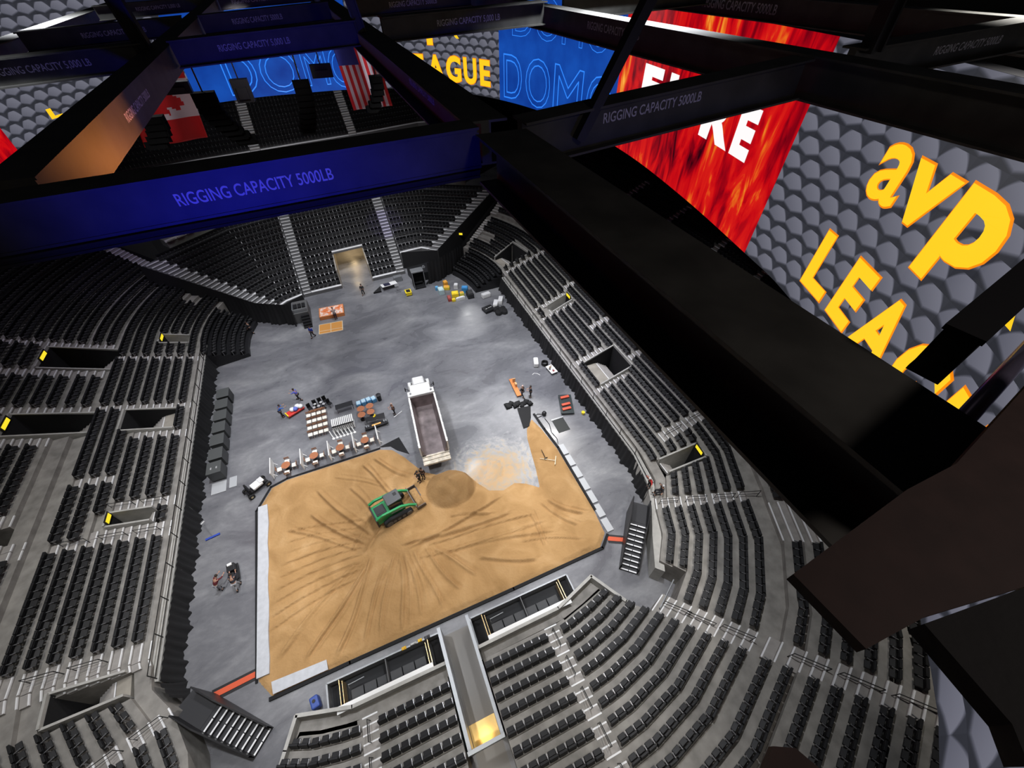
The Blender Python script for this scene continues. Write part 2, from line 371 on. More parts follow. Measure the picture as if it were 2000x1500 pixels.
# ---- left side
cL = [(-1.75-x, y, -dx, dy) for (x, y, dx, dy) in cR[:8]]+[(-.55-x, y, -dx, dy) for (x, y, dx, dy) in cR[8:12]]+[(-16.35, 13.55, -.995, -.06), (-16.48, 13.8, -1, 0)]
cL[5] = (-10.9, 6.6, -.6, -.8)
yL = [15.0, 22.5, 23.3, 23.9, 25.3, 26.3, 28.1, 29, 32.7, 33.7, 36.5, 37.3, 41.2, 42.4, 43.9, 44.7, 45.8, 46.6]
VL = cL+[(-16.48, y, -1, 0) for y in yL]
angL = [3.0, 7, 12, 17, 22, 27, 31, 34]
CFL = (-2.76, 47.5)
VL += [(CFL[0]-13.73*math.cos(math.radians(a)), CFL[1]+13.73*math.sin(math.radians(a)), -math.cos(math.radians(a)), math.sin(math.radians(a))) for a in angL]
def typesL(g, j):
    if j >= 6 and g < 3: return 'N'
    if j < nearN-1:
        if j == 11 and g >= 8: return 'W' if g in (8, 9) else 'S'
        if j == 12: return 'A' if g < 12 else 'S'
        return near_types(g, j)
    if g < 3: return 'N'
    if j == nearN-1: return 'A'
    k = j-nearN
    if k < len(yL)-1:
        y0 = yL[k]
        if y0 == 15.0:
            return 'W' if g == 10 else 'S'
        if y0 in (22.5, 23.3):
            return 'W' if g == 10 else ('A' if (g < 8 or g > 10) else ('A' if y0 == 22.5 else 'S'))
        if y0 == 23.9:
            if g == 3: return 'S'
            if g < 7: return 'H'
            if g == 7: return 'W'
            if g < 10: return 'S'
            return 'W' if g < 12 else 'H' if g < 17 else 'S'
        if y0 == 25.3: return 'A' if g < 7 else ('S' if g < 10 else 'W' if g < 12 else 'A')
        if y0 in (26.3, 28.1, 29):
            if g in (10, 11): return 'W'
            if y0 == 28.1 and 7 <= g < 10: return 'A'
            return 'S'
        if y0 == 32.7: return 'A' if g < 7 else ('S' if g < 10 else 'W' if g < 12 else 'A')
        if y0 == 33.7:
            if g == 3: return 'S'
            if g < 8: return 'H'
            if g < 10: return 'S'
            return 'H' if g < 15 else 'S'
        if y0 == 36.5: return 'A'
        if y0 == 37.3: return 'S'
        if y0 == 41.2: return 'S' if g < 10 else 'A'
        if y0 == 42.4: return 'S' if g < 10 else ('H' if g < 15 else 'S')
        if y0 == 43.9: return 'A' if g < 10 else ('H' if g < 15 else 'S')
        if y0 == 44.7: return 'S' if g < 10 else ('H' if g < 15 else 'S')
        if y0 == 45.8: return 'S' if g < 10 else 'A'
    k = j-(nearN+len(yL)-1)
    if k == 0: return 'S' if g == 3 else ('H' if g < 7 else 'S')
    if k == 7: return 'A' if g > 4 else 'W'
    if k >= 5 and g in (5, 6): return 'W'
    return 'S'
stand('seating_terrace', VL, typesL, D, Z, 27, 'L')
# ---- far end: centre block over the tunnel mouth, and the two wings
def lin(front, back, n, z0, rise):
    V = [];
    for (a, b_) in zip(front, back): V.append((a[0], a[1], b_[0]-a[0], b_[1]-a[1]))
    return V, [i/n for i in range(n+1)], [z0+rise*i for i in range(n+1)]
Vc, Dc, Zc = lin([(-8.1, 56.0), (-7.0, 56.1), (-2.9, 56.3), (1.4, 56.5), (5.1, 56.7), (6.3, 56.7)], [(-8.6, 68.3), (-7.2, 68.4), (-2.8, 69.0), (1.6, 69.7), (4.9, 70.2), (6.4, 70.4)], 13, .55, .54)
FAR = dict(cm='fardark', sm='fardark', edge=.26)
M['fardark'] = mat('far_terrace_dark', (.13, .13, .13), .8)
stand('seating_terrace', Vc, lambda g, j: 'A' if j in (0, 4) else ('H' if (j == 2 and g < 5) else 'S'), Dc, Zc, 13, 'C', hb=2.9, **FAR)
Vw, Dw, Zw = lin([(-8.15, 55.2), (-10.15, 54.4), (-10.8, 53.8), (-11.6, 52.9)], [(-8.6, 67.6), (-15.2, 65.4), (-22.8, 59.4), (-24.1, 58.3)], 13, 1.0, .50)
stand('seating_terrace', Vw, lambda g, j: 'A' if j == 2 else 'S', Dw, Zw, 13, 'WL', **FAR)
Vw, Dw, Zw = lin([(6.4, 58.3), (8.0, 58.5), (9.7, 58.6), (10.6, 57.8), (11.7, 56.9)], [(6.5, 70.4), (8.6, 70.2), (13.5, 68.9), (22.2, 64.2), (23.6, 63.4)], 10, 2.6, .50)
stand('seating_terrace', Vw, lambda g, j: 'A' if j == 3 else 'S', Dw, Zw, 10, 'WR', **FAR)
# floor-level folding rows in the two far corners (rows below the fixed terrace)
def wedge(C, sgn, a0, a1, block):
    V = []
    for i in range(5):
        a = math.radians(a0+(a1-a0)*i/4); V.append((C[0]+sgn*12.2*math.cos(a), C[1]+12.2*math.sin(a), sgn*math.cos(a), math.sin(a)))
    return stand('folding_riser', V, lambda g, j: 'S', [.84*i for i in range(6)], [.5+.34*i for i in range(6)], 5, block, cm='dark')
wedge(CF, 1, 1, 30, 'FR'); wedge(CFL, -1, -9, 22, 'FL')
# upper deck across the far end
Vu, Du, Zu = lin([(-36, 72), (-28.6, 77.3), (-18, 80), (-10.5, 81.2), (-9.0, 81.5), (-2, 82.8), (4.9, 83.9), (6.3, 84.2), (12, 85.6), (17.7, 87), (24, 86)],
                 [(-44, 80), (-33, 88), (-20, 91.5), (-10.9, 92.8), (-9.4, 93.1), (-2, 94.4), (4.5, 95.6), (6, 95.9), (13, 97.5), (20, 98.5), (29, 97)], 13, 12, .52)
stand('upper_deck_terrace', Vu, lambda g, j: 'A' if j in (3, 6) else 'S', Du, Zu, 12, 'U', cm='fardark', edge=.30)

# ---------------------------------------------------------------- seats
def seat_geo():
    back = MB().box((0, -.20, .60), (.49, .12, .54), rx=-.22).box((0, -.155, .56), (.38, .05, .36), rx=-.20)
    pan = MB().box((0, .03, .46), (.44, .27, .12), rx=-.35, taper=.92)
    arm = MB().box((.255, -.04, .60), (.045, .30, .035)).box((.255, -.10, .30), (.035, .05, .6)).box((.255, .10, .61), (.06, .05, .045))
    return back, pan, arm
bk, pn, am = seat_geo()
def cam_depth(x, y, z): return fw.dot(Vector((x, y, z-33)))
def pix(x, y, z):
    v = Vector((x, y, z-33)); d = fw.dot(v)
    return (1000+FPX*r2.dot(v)/d, 750-FPX*u2.dot(v)/d)
def inpoly(p, poly):
    c = False; n = len(poly)
    for i in range(n):
        (x1, y1), (x2, y2) = poly[i], poly[(i+1) % n]
        if (y1 > p[1]) != (y2 > p[1]) and p[0] < (x2-x1)*(p[1]-y1)/(y2-y1)+x1: c = not c
    return c
cand = []
hid = [(930, 300), (1400, 650), (1760, 955), (1870, 900), (2100, 760), (2100, 1170), (1800, 1220), (1690, 1275), (1540, 1130), (1630, 1045)]
for s_ in SEATS:
    d = cam_depth(s_[0], s_[1], s_[2]+.5)
    if d < 1: continue
    p = pix(s_[0], s_[1], s_[2]+.5)
    if -8 < p[0] < 2008 and -8 < p[1] < 1508 and not inpoly(p, hid) and not (p[0] > 1790 and p[1] > 1200): cand.append((d, s_, p))
cand.sort(key=lambda t: t[0])
ind = [t[1] for t in cand[:300]]
indset = set((s_[0], s_[1]) for s_ in ind)
proto = None
BL = {'R': {1: 'between ramp and first stair', 2: 'right of the first stair', 3: 'beyond the diagonal stair', 4: 'in the right corner', 5: 'in the right corner'},
      'L': {1: 'left of the ramp', 2: 'in the bottom left block', 3: 'in the left corner', 4: 'in the left corner', 5: 'at the left edge'}}
seen = {}
for s_ in ind:
    if proto is None:
        proto = thing('arena_seat', '', 'seat'); bk.build('backrest', M['seat'], proto, bevel=.02); pn.build('seat_pan', M['seatpan'], proto, bevel=.02)
        am.build('armrest', M['arm'], proto); o = proto
    else: o = copy_tree(proto)
    o.location = s_[:3]; o.rotation_euler = (0, 0, s_[3])
    rn, nm = s_[6]
    where = BL.get(s_[4], {}).get(rn, 'by the far aisle')
    lab = 'black seat, %s from aisle end, %s row up, %s' % (ORD[nm], ORD[s_[5]+1], where)
    seen[lab] = seen.get(lab, 0)+1
    if seen[lab] > 1: lab += ', %s run' % ORD[seen[lab]]
    o['label'] = lab; o['category'] = 'seat'; o['group'] = 'black folding arena seats'
# every other seat of the bowl in one object
sv, sf = [], []
tb = [(MB().box((0, -.20, .58), (.50, .14, .58), rx=-.22)), (MB().box((0, .04, .46), (.44, .32, .12), rx=-.25)), (MB().box((.255, -.04, .58), (.045, .32, .05)).box((.255, -.12, .29), (.03, .05, .58)))]
sets = [([], []), ([], []), ([], [])]
for s_ in SEATS:
    if (s_[0], s_[1]) in indset: continue
    if cam_depth(s_[0], s_[1], s_[2]) < .5: continue
    p = pix(*s_[:3])
    if not (-150 < p[0] < 2150 and -100 < p[1] < 1650): continue
    c, sn = math.cos(s_[3]), math.sin(s_[3])
    for t, (vv, ff) in zip(tb, sets):
        n = len(vv)
        vv += [(s_[0]+c*x-sn*y, s_[1]+sn*x+c*y, s_[2]+z) for (x, y, z) in t.v]
        ff += [tuple(n+i for i in f_) for f_ in t.f]
print('seats', len(SEATS), 'stuff', len(sets[0][1])//6)
for (vv, ff), mname, nm in zip(sets, ('seat', 'seatpan', 'arm'), ('distant_arena_seats', 'seat_pan', 'armrest')):
    b0 = MB(); b0.v = vv; b0.f = ff
    if nm == 'distant_arena_seats':
        so = b0.build(nm, M[mname]); tag(so, 'thousands of black folding arena seats filling the more distant rows of the bowl', 'seats', kind='stuff')
    else:
        o = b0.build(nm, M[mname], so); o['kind'] = 'stuff'
# ---------------------------------------------------------------- LED ring hung round the hall
half = [(0, 63.0), (4, 62.9), (8, 62.0), (12, 60.3), (15.5, 57.5), (18.5, 53.5), (20.8, 48.5), (22.3, 42.5), (22.9, 36), (22.5, 28.9), (21.05, 20.8), (19.3, 13.63), (18.47, 10.7), (16.6, 6.6), (13.6, 2.2), (9.92, -1.42), (7.74, -3.14), (4, -4.8), (0, -5.2)]
loop = [Vector(p) for p in half]+[Vector((-.56-x, y)) for x, y in half[1:-1]][::-1]
RC = []
for i in range(len(loop)):
    p0, p1, p2, p3 = [loop[(i+k-1) % len(loop)] for k in range(4)]
    for j in range(6):
        t = j/6; RC.append(.5*((2*p1)+(-p0+p2)*t+(2*p0-5*p1+4*p2-p3)*t*t+(-p0+3*p1-3*p2+p3)*t**3))
RS = [0]
for i in range(len(RC)): RS.append(RS[-1]+(RC[(i+1) % len(RC)]-RC[i]).length)
RL = RS[-1]
def ringp(s, off=0):        # point on the ring at arc length s, moved off metres inward
    s %= RL
    lo = 0
    for i in range(len(RC)):
        if RS[i] <= s <= RS[i+1]: lo = i; break
    u = (s-RS[lo])/(RS[lo+1]-RS[lo]); a, b_ = RC[lo], RC[(lo+1) % len(RC)]
    p = a+(b_-a)*u
    ta = ((b_-RC[lo-1]).normalized()*(1-u)+(RC[(lo+2) % len(RC)]-a).normalized()*u).normalized()
    nin = Vector((ta.y, -ta.x)); return (p.x+nin.x*off, p.y+nin.y*off)
def screen_mat(name, kind):
    m, nt, b = nodes_mat(name); L_ = nt.links.new
    b.inputs['Base Color'].default_value = (.01, .01, .01, 1); b.inputs['Roughness'].default_value = 1; b.inputs['Specular IOR Level'].default_value = 0
    uv = N(nt, 'ShaderNodeUVMap'); sp = N(nt, 'ShaderNodeSeparateXYZ'); L_(uv.outputs[0], sp.inputs[0])
    def MA(op, a, b2=None, c=None):
        n = N(nt, 'ShaderNodeMath', operation=op)
        for i, v in enumerate((a, b2, c)):
            if v is None: continue
            if isinstance(v, (int, float)): n.inputs[i].default_value = v
            else: L_(v, n.inputs[i])
        return n.outputs[0]
    if kind == 'grey':
        # picture on the screen: offset rows of pyramid scales
        u = MA('MULTIPLY', sp.outputs[0], 1/1.3); v = MA('MULTIPLY', sp.outputs[1], 1/.72)
        row = MA('FLOOR', v); odd = MA('MODULO', row, 2.0)
        u2_ = MA('MULTIPLY_ADD', odd, .5, u)
        fu = MA('SUBTRACT', MA('FRACT', u2_), .5); fv = MA('FRACT', v)
        au = MA('ABSOLUTE', fu)
        # lower edge of each scale is a wide V, the upper part a rounded dome shading off to dark
        # each plate: flat pale facets left and right of a ridge, a wide V below throwing a dark gap, top corners cut round
        gap = MA('SUBTRACT', fv, MA('MULTIPLY', au, .55))
        sh = MA('MINIMUM', MA('MAXIMUM', MA('MULTIPLY', gap, 6.0), 0.0), 1.0)
        cut = MA('MINIMUM', MA('MAXIMUM', MA('MULTIPLY', MA('SUBTRACT', 1.22, MA('ADD', fv, MA('MULTIPLY', MA('MULTIPLY', au, au), 2.6))), 5.0), .25), 1.0)
        fac = MA('ADD', .74, MA('ADD', MA('MULTIPLY', fu, .22), MA('MULTIPLY', fv, .16)))
        val = MA('MULTIPLY', fac, MA('MULTIPLY', MA('ADD', MA('MULTIPLY', sh, .8), .2), cut))
        r = ramp(nt, [(0, (.015, .016, .02)), (.35, (.04, .042, .055)), (.72, (.105, .107, .138)), (1, (.17, .172, .215))]); L_(val, r.inputs[0])
        L_(r.outputs[0], b.inputs['Emission Color']); b.inputs['Emission Strength'].default_value = 1.0
    elif kind == 'red':
        mp = N(nt, 'ShaderNodeMapping'); mp.inputs['Scale'].default_value = (.62, .16, 1); L_(uv.outputs[0], mp.inputs[0])
        n1 = N(nt, 'ShaderNodeTexNoise'); n1.inputs['Scale'].default_value = 1.6; n1.inputs['Detail'].default_value = 7; n1.inputs['Distortion'].default_value = 1.5; L_(mp.outputs[0], n1.inputs['Vector'])
        mp2 = N(nt, 'ShaderNodeMapping'); mp2.inputs['Scale'].default_value = (.18, .05, 1); mp2.inputs['Location'].default_value = (.3, .2, 0); L_(uv.outputs[0], mp2.inputs[0])
        n2 = N(nt, 'ShaderNodeTexNoise'); n2.inputs['Scale'].default_value = 1.5; n2.inputs['Detail'].default_value = 3; n2.inputs['Distortion'].default_value = .6; L_(mp2.outputs[0], n2.inputs['Vector'])
        v = MA('MULTIPLY_ADD', n1.outputs[0], .55, MA('MULTIPLY', n2.outputs[0], .5))
        r = ramp(nt, [(.36, (.02, .0, .004)), (.45, (.24, .0, .006)), (.53, (.56, .002, .006)), (.61, (.68, .012, .008)), (.66, (.80, .16, .012)), (.72, (1, .45, .06))]); L_(v, r.inputs[0])
        L_(r.outputs[0], b.inputs['Emission Color']); b.inputs['Emission Strength'].default_value = 1.0
    else:
        n1 = N(nt, 'ShaderNodeTexNoise'); n1.inputs['Scale'].default_value = .35; n1.inputs['Detail'].default_value = 5; L_(uv.outputs[0], n1.inputs['Vector'])
        r = ramp(nt, [(.3, (.004, .035, .26)), (.7, (.008, .075, .42))]); L_(n1.outputs[0], r.inputs[0])
        L_(r.outputs[0], b.inputs['Emission Color']); b.inputs['Emission Strength'].default_value = 1.0
    return m
SM = {k: screen_mat('screen_picture_'+k, k) for k in ('grey', 'red', 'blue')}
YEL = mat('screen_lettering_yellow', (.02, .02, .0), .4, emit=(1.0, .60, .012), es=1.05)
ORG = mat('screen_lettering_orange', (.02, .01, .0), .4, emit=(1.0, .26, .004), es=.9)
WHT = mat('screen_lettering_white', (.02, .02, .02), .4, emit=(1, .97, .97), es=1.0)
CYN = mat('screen_lettering_blue', (.0, .01, .02), .4, emit=(.03, .25, 1.0), es=1.0)
ring = thing('led_ring', 'huge curved ring of LED screens round the hall with yellow lettering', 'screen', (0, 0, 0))
ZB, ZT = 22.0, 30.9
seams = [(173.9, 191.5, 'blue'), (6.6, 25.0, 'grey'), (25.0, 43.3, 'blue'), (43.3, 62.7, 'red'), (62.7, 86.5, 'grey'), (137, 155.5, 'red'), (155.5, 173.9, 'grey')]
for a, b_, kd in seams:
    n = 26; vv, ff, uvs = [], [], []
    for i in range(n+1):
        s = a+(b_-a)*i/n; x, y = ringp(s); vv += [(x, y, ZB), (x, y, ZT)]; uvs += [(s, 0), (s, ZT-ZB)]
    for i in range(n): ff.append((2*i, 2*i+1, 2*i+3, 2*i+2))
    me = bpy.data.meshes.new('screen_panel'); me.from_pydata(vv, [], ff); me.materials.append(SM[kd])
    ul = me.uv_layers.new(name='UVMap')
    for lp in me.loops: ul.data[lp.index].uv = uvs[lp.vertex_index]
    o = bpy.data.objects.new('screen_panel', me); sc.collection.objects.link(o); o.parent = ring
    if kd != 'blue': o['label'] = {'grey': 'grey pyramid-pattern screen', 'red': 'red flame-pattern screen'}[kd]
    else: o['label'] = 'blue screen with outlined letters'
hs = MB(); n = 150
P = [(ringp(RL*i/n, -.04), ringp(RL*i/n, -.75)) for i in range(n+1)]
for i in range(n):
    if not (RL*i/n < 87 or RL*i/n > 135): continue
    (a, c), (a2, c2) = P[i], P[i+1]
    hs.quad((*a, ZB), (*a2, ZB), (*c2, ZB), (*c, ZB)); hs.quad((*a, ZT), (*c, ZT), (*c2, ZT), (*a2, ZT))
    hs.quad((*a, ZB), (*a, ZT), (*a2, ZT), (*a2, ZB)); hs.quad((*c, ZB), (*c2, ZB), (*c2, ZT), (*c, ZT))
hs.build('screen_housing', M['dark'], ring)
def text_verts(txt, bold=0.0, outline=0):
    cu = bpy.data.curves.new('t', 'FONT'); cu.body = txt; cu.size = 1; cu.resolution_u = 4
    if outline: cu.fill_mode = 'NONE'; cu.bevel_depth = outline; cu.bevel_resolution = 0
    else: cu.offset = bold
    o = bpy.data.objects.new('t', cu); sc.collection.objects.link(o)
    dg = bpy.context.evaluated_depsgraph_get(); me = bpy.data.meshes.new_from_object(o.evaluated_get(dg))
    vs = [tuple(v.co) for v in me.vertices]; fs = [tuple(p.vertices) for p in me.polygons]
    bpy.data.objects.remove(o); bpy.data.curves.remove(cu); bpy.data.meshes.remove(me)
    return vs, fs
def ring_text(txt, s0, s1, z0, z1, m, bold=.03, outline=0, off=.05, cap=True, name='lettering'):
    vs, fs = text_verts(txt, bold, outline)
    x0 = min(v[0] for v in vs); x1 = max(v[0] for v in vs); y0 = min(v[1] for v in vs); y1 = max(v[1] for v in vs)
    out = []
    for v in vs:
        s = s0+(v[0]-x0)/(x1-x0)*(s1-s0); z = z0+(v[1]-y0)/(y1-y0)*(z1-z0)
        x, y = ringp(s, off+v[2]*(s1-s0)/(x1-x0)*.3); out.append((x, y, z))
    b0 = MB(); b0.v = out; b0.f = fs
    return b0.build(name, m, ring)
for so in (0, -56.1):   # the yellow board near the camera and its repeat across the hall
    for (tx, a, b_, z0, z1) in (('L', 67.0, 68.75, 22.95, 25.4), ('E', 69.2, 70.75, 22.95, 25.4), ('A', 71.05, 73.3, 22.95, 25.4), ('G', 73.5, 75.6, 22.9, 25.45), ('U', 75.9, 77.8, 22.9, 25.4), ('E', 78.2, 79.8, 22.95, 25.4),
                                ('a', 67.5, 69.15, 26.95, 28.8), ('v', 69.0, 71.2, 26.95, 28.7), ('p', 71.35, 73.6, 26.15, 28.8)):
        ring_text(tx, a+so, b_+so, z0, z1, ORG, bold=.045 if tx != 'a' else .026, off=.04); ring_text(tx, a+so+.06, b_+so-.06, z0+.06, z1-.06, YEL, bold=.036 if tx != 'a' else .016, off=.07)
    ring_text('(', 74.7+so, 75.6+so, 26.9, 28.6, YEL, bold=.05)
for so in (93.3,):
    ring_text('L', 66.8+so, 68.0+so, 23.7, 24.4, YEL, bold=.05); ring_text('a v p', 68.9+so, 73.6+so, 26.9, 27.7, YEL, bold=.05)
ring_text('D', 25.7, 28.5, 22.35, 26.15, CYN, outline=.011, bold=0); ring_text('O', 29.1, 33.0, 22.2, 26.25, CYN, outline=.009)
ring_text('M', 33.6, 38.2, 22.35, 26.2, CYN, outline=.009); ring_text('O', 38.9, 42.8, 22.2, 26.25, CYN, outline=.009)
ring_text('DOMO', 27.0, 41.5, 27.6, 30.6, CYN, outline=.006)
ring_text('D', 177.4, 180.6, 22.4, 26.1, CYN, outline=.011); ring_text('O', 181, 185.0, 22.2, 26.1, CYN, outline=.009); ring_text('M', .6, 3.2, 22.6, 26.1, CYN, outline=.009); ring_text('O', 3.4, 6.4, 22.2, 26.1, CYN, outline=.009)
ring_text('F', 46.8, 49.4, 25.6, 27.9, WHT, .06); ring_text('I', 50.3, 51.3, 25.6, 27.9, WHT, .06); ring_text('R', 55.0, 58.1, 25.6, 27.9, WHT, .06); ring_text('E', 58.4, 60.0, 25.6, 27.9, WHT, .06)

# ---------------------------------------------------------------- roof rigging grid (I-beams)
def ibeam_mb(p0, p1, w_=.6, d=.5, t=.03, web=.14):
    p0, p1 = Vector(p0), Vector(p1); ax = (p1-p0); L0 = ax.length; ax.normalize()
    sd = Vector((ax.y, -ax.x, 0)).normalized(); u = sd.cross(ax)
    mb = MB()
    def bar(cx, cz, sx, sz):
        n = len(mb.v)
        for e in (p0, p1):
            for dx, dz in ((-1, -1), (1, -1), (1, 1), (-1, 1)):
                q = e+sd*(cx+dx*sx/2)+u*(cz+dz*sz/2); mb.v.append(tuple(q))
        mb.f += [(n, n+1, n+2, n+3), (n+7, n+6, n+5, n+4)]+[(n+(i+1) % 4, n+i, n+4+i, n+4+(i+1) % 4) for i in range(4)]
    bar(0, -t/2, w_, t); bar(0, -d+t/2, w_*.92, t); bar(0, -d/2, web, d-2*t)
    return mb, ax, sd, u
SGN = mat('stencil_paint', (.52, .52, .58), .7)
def beam(name, p0, p1, label, w_=.6, d=.5, m='steel', texts=(), group='rigging beams', web=.14):
    mb, ax, sd, u = ibeam_mb(p0, p1, w_, d, web=web)
    o = mb.build(name, M[m]); tag(o, label, 'beam', group)
    for (dist, side, length, hgt, body, dz) in texts:
        vs, fs = text_verts(body, .012)
        x0 = min(v[0] for v in vs); x1 = max(v[0] for v in vs); y0 = min(v[1] for v in vs); y1 = max(v[1] for v in vs)
        # side +1: on the face towards sd, -1 the other
        A = Vector(p0)+ax*dist+sd*(side*(web/2+.004))+u*(-d/2+dz)
        dirx = ax if side > 0 else -ax
        out = []
        for v in vs:
            q = A+dirx*((v[0]-(x0+x1)/2)/(x1-x0)*length)+u*(((v[1]-y0)/(y1-y0)-.5)*hgt)
            out.append(tuple(q))
        b0 = MB(); b0.v = out; b0.f = fs; b0.build('stencil_lettering', SGN, o)
    return o
CAP = 'RIGGING CAPACITY 5000LB'
CAP2 = 'RIGGING CAPACITY 5,000 LB'
# cross beams (towards +x); sd for +x direction is -y, i.e. the face to the camera is side +1
beam('rigging_beam', (-6.5, 5.62, 31.30), (1.85, 5.66, 31.56), 'blue-lit roof beam across the left foreground with large stencilled rigging capacity text', .42, .47, texts=((5.72, 1, 1.62, .13, CAP, .0),), web=.37)
xf = ibeam_mb((-6.5, 5.62, 30.82), (1.83, 5.66, 31.08), .46, .10, web=.4)[0].build('lower_flange', M['black']); xf.parent = [o_ for o_ in sc.objects if o_.name == 'rigging_beam'][0]
beam('rigging_beam', (2.5, 5.7, 31.53), (7.6, 5.9, 31.88), 'dark roof beam right of the main girder with stencilled text over the red screen', .42, .55, texts=((2.15, 1, 1.75, .13, CAP, .08),))
beam('rigging_beam', (8.7, 5.9, 31.95), (14.1, 5.9, 32.2), 'dark roof beam running off to the upper right edge over grey screen', .42, .5, texts=((3.1, 1, 1.9, .13, CAP, 0),))
for nm, y0, z0, sl in (('second', 15.4, 31.63, .05), ('third', 22.5, 31.62, .055), ('fourth', 32, 31.72, .05)):
    beam('rigging_beam', (-8.05, y0-.3, z0-.25), (-3.28, y0-.1, z0-.02), 'dark blue roof beam at upper left, %s row back, beyond the orange-lit girder' % nm, .6, .52, texts=((2.6, 1, 1.9, .16, CAP2, 0),))
    beam('rigging_beam', (-2.76, y0, z0-.02), (1.78, y0, z0+sl*4.3), 'dark blue roof beam between the two long girders, %s row back' % nm, .6, .55, texts=((1.9, 1, 1.75 if nm != 'fourth' else 2.6, .16, CAP2 if nm == 'second' else CAP, 0),))
    beam('rigging_beam', (2.5, y0, z0+sl*5), (7.6, y0+.2, z0+sl*9), 'dark roof beam right of the main girder, %s row back' % nm, .6, .55, texts=((2.6, 1, 2.0, .17, CAP2 if nm == 'second' else CAP, 0),))
    beam('rigging_beam', (8.3, y0+.2, z0+sl*10), (14.1, y0+.4, z0+sl*15), 'dark roof beam at upper right, %s row back, behind the diagonal brace' % nm, .6, .55)
# long girders (towards +y); sd for +y direction is +x
beam('main_girder', (2.12, -.05, 31.5), (2.12, 5.4, 31.5), 'broad black girder running diagonally across the foreground to the lower right', .68, .58, 'steel', texts=((.95, -1, 1.75, .13, CAP, .14),))
beam('main_girder', (2.12, 5.95, 31.5), (2.12, 60, 31.95), 'black girder continuing away beyond the blue beam at top centre', .62, .55, texts=((3.4, -1, 1.9, .12, CAP, 0),))
beam('main_girder', (-3.02, 5.95, 31.46), (-3.02, 60, 31.7), 'dark girder at upper left with amber light on its right side', .48, .56, texts=((4.6, 1, 2.0, .13, CAP, 0),), web=.44)
beam('main_girder', (7.95, -1.5, 31.88), (7.95, 60, 32.1), 'dark girder crossing at upper right in front of the grey screen', .6, .6, texts=((13.5, -1, 2.5, .17, CAP, .05),))
beam('main_girder', (14.5, 2, 32.1), (14.5, 60, 32.3), 'furthest dark girder along the top right edge', .6, .6, texts=((12.5, -1, 3.4, .25, CAP, 0),))
beam('main_girder', (-8.4, 5, 31.1), (-8.4, 60, 31.5), 'dark girder at the far upper left corner', .6, .6)
# steel braces and hangers at the joints
def bar(name, p0, p1, r, label, cat='brace', m='dark', sq=True):
    mb, ax, sd, u = ibeam_mb(p0, p1, r*2, r*2, r*.35); o = mb.build(name, M[m]); return tag(o, label, cat, 'roof braces')
bar('steel_brace', (3.30, 5.6, 31.25), (4.35, 5.6, 33.15), .07, 'dark diagonal brace rising from the joint of main girder and cross beam')
bar('steel_hanger', (9.05, 5.75, 31.9), (8.95, 5.75, 33.4), .13, 'thick dark hanger rising from the upper right beam joint')
bar('steel_hanger', (2.05, 15.4, 31.6), (1.75, 15.4, 33.2), .13, 'dark hanger rising from the top centre beam joint')
bar('steel_hanger', (7.75, 15.6, 31.5), (7.75, 15.6, 33.2), .22, 'dark hanger over the beam joint left of the diagonal brace')
bar('steel_hanger', (-3.1, 15.2, 31.4), (-3.35, 15.2, 33.2), .16, 'dark hanger rising from the upper left beam joint')
bar('steel_brace', (3.12, 5.75, 31.0), (3.12, 5.75, 31.45), .14, 'short blue-lit stub on the beam right of the main girder')
# gusset plate and cross member at the near end of the girder
pl = MB().prism([(.87, .07), (1.42, .12), (1.67, .12), (2.32, .24), (3.2, .4), (3.2, -.30), (1.44, -.2), (1.10, -.14), (.89, -.13)], 31.78, 31.82).build('gusset_plate', M['maroon'])
tag(pl, 'large dull maroon steel plate at the lower right, on the near end of the girder', 'plate')
MB().box((2.3, .02, 31.66), (1.7, .14, .24), rz=.02).build('stiffener', M['maroon'], pl)
pm = MB().prism([(.74, -.36), (.9, -.295), (.97, -.33), (1.05, -.5), (.72, -.5)], 30.98, 31.02).build('bracket_plate', M['maroon']); tag(pm, 'small maroon bracket plate at the bottom edge over the seats', 'bracket')
hb = MB().prism([(1.37, -.19), (1.79, -.25), (2.4, -.32), (2.4, -.62), (1.28, -.52), (1.34, -.45)], 31.42, 31.5).build('hoist_housing', M['black']); tag(hb, 'black steel housing in the lower right corner beneath the maroon plate', 'housing')
pp = MB().tube([(2.6, .30, 31.28), (4.2, .62, 31.3)], .045, 10).build('conduit', mat('conduit_violet_grey', (.22, .2, .3), .3, .6), smooth=True); tag(pp, 'pale violet pipe at the right edge below the black beam', 'pipe')
bb = ibeam_mb((2.5, .55, 31.8), (4.6, .95, 31.95), .16, .3)[0].build('cross_member', M['dark']); tag(bb, 'short black beam at right edge running from the girder past grey screen', 'beam')
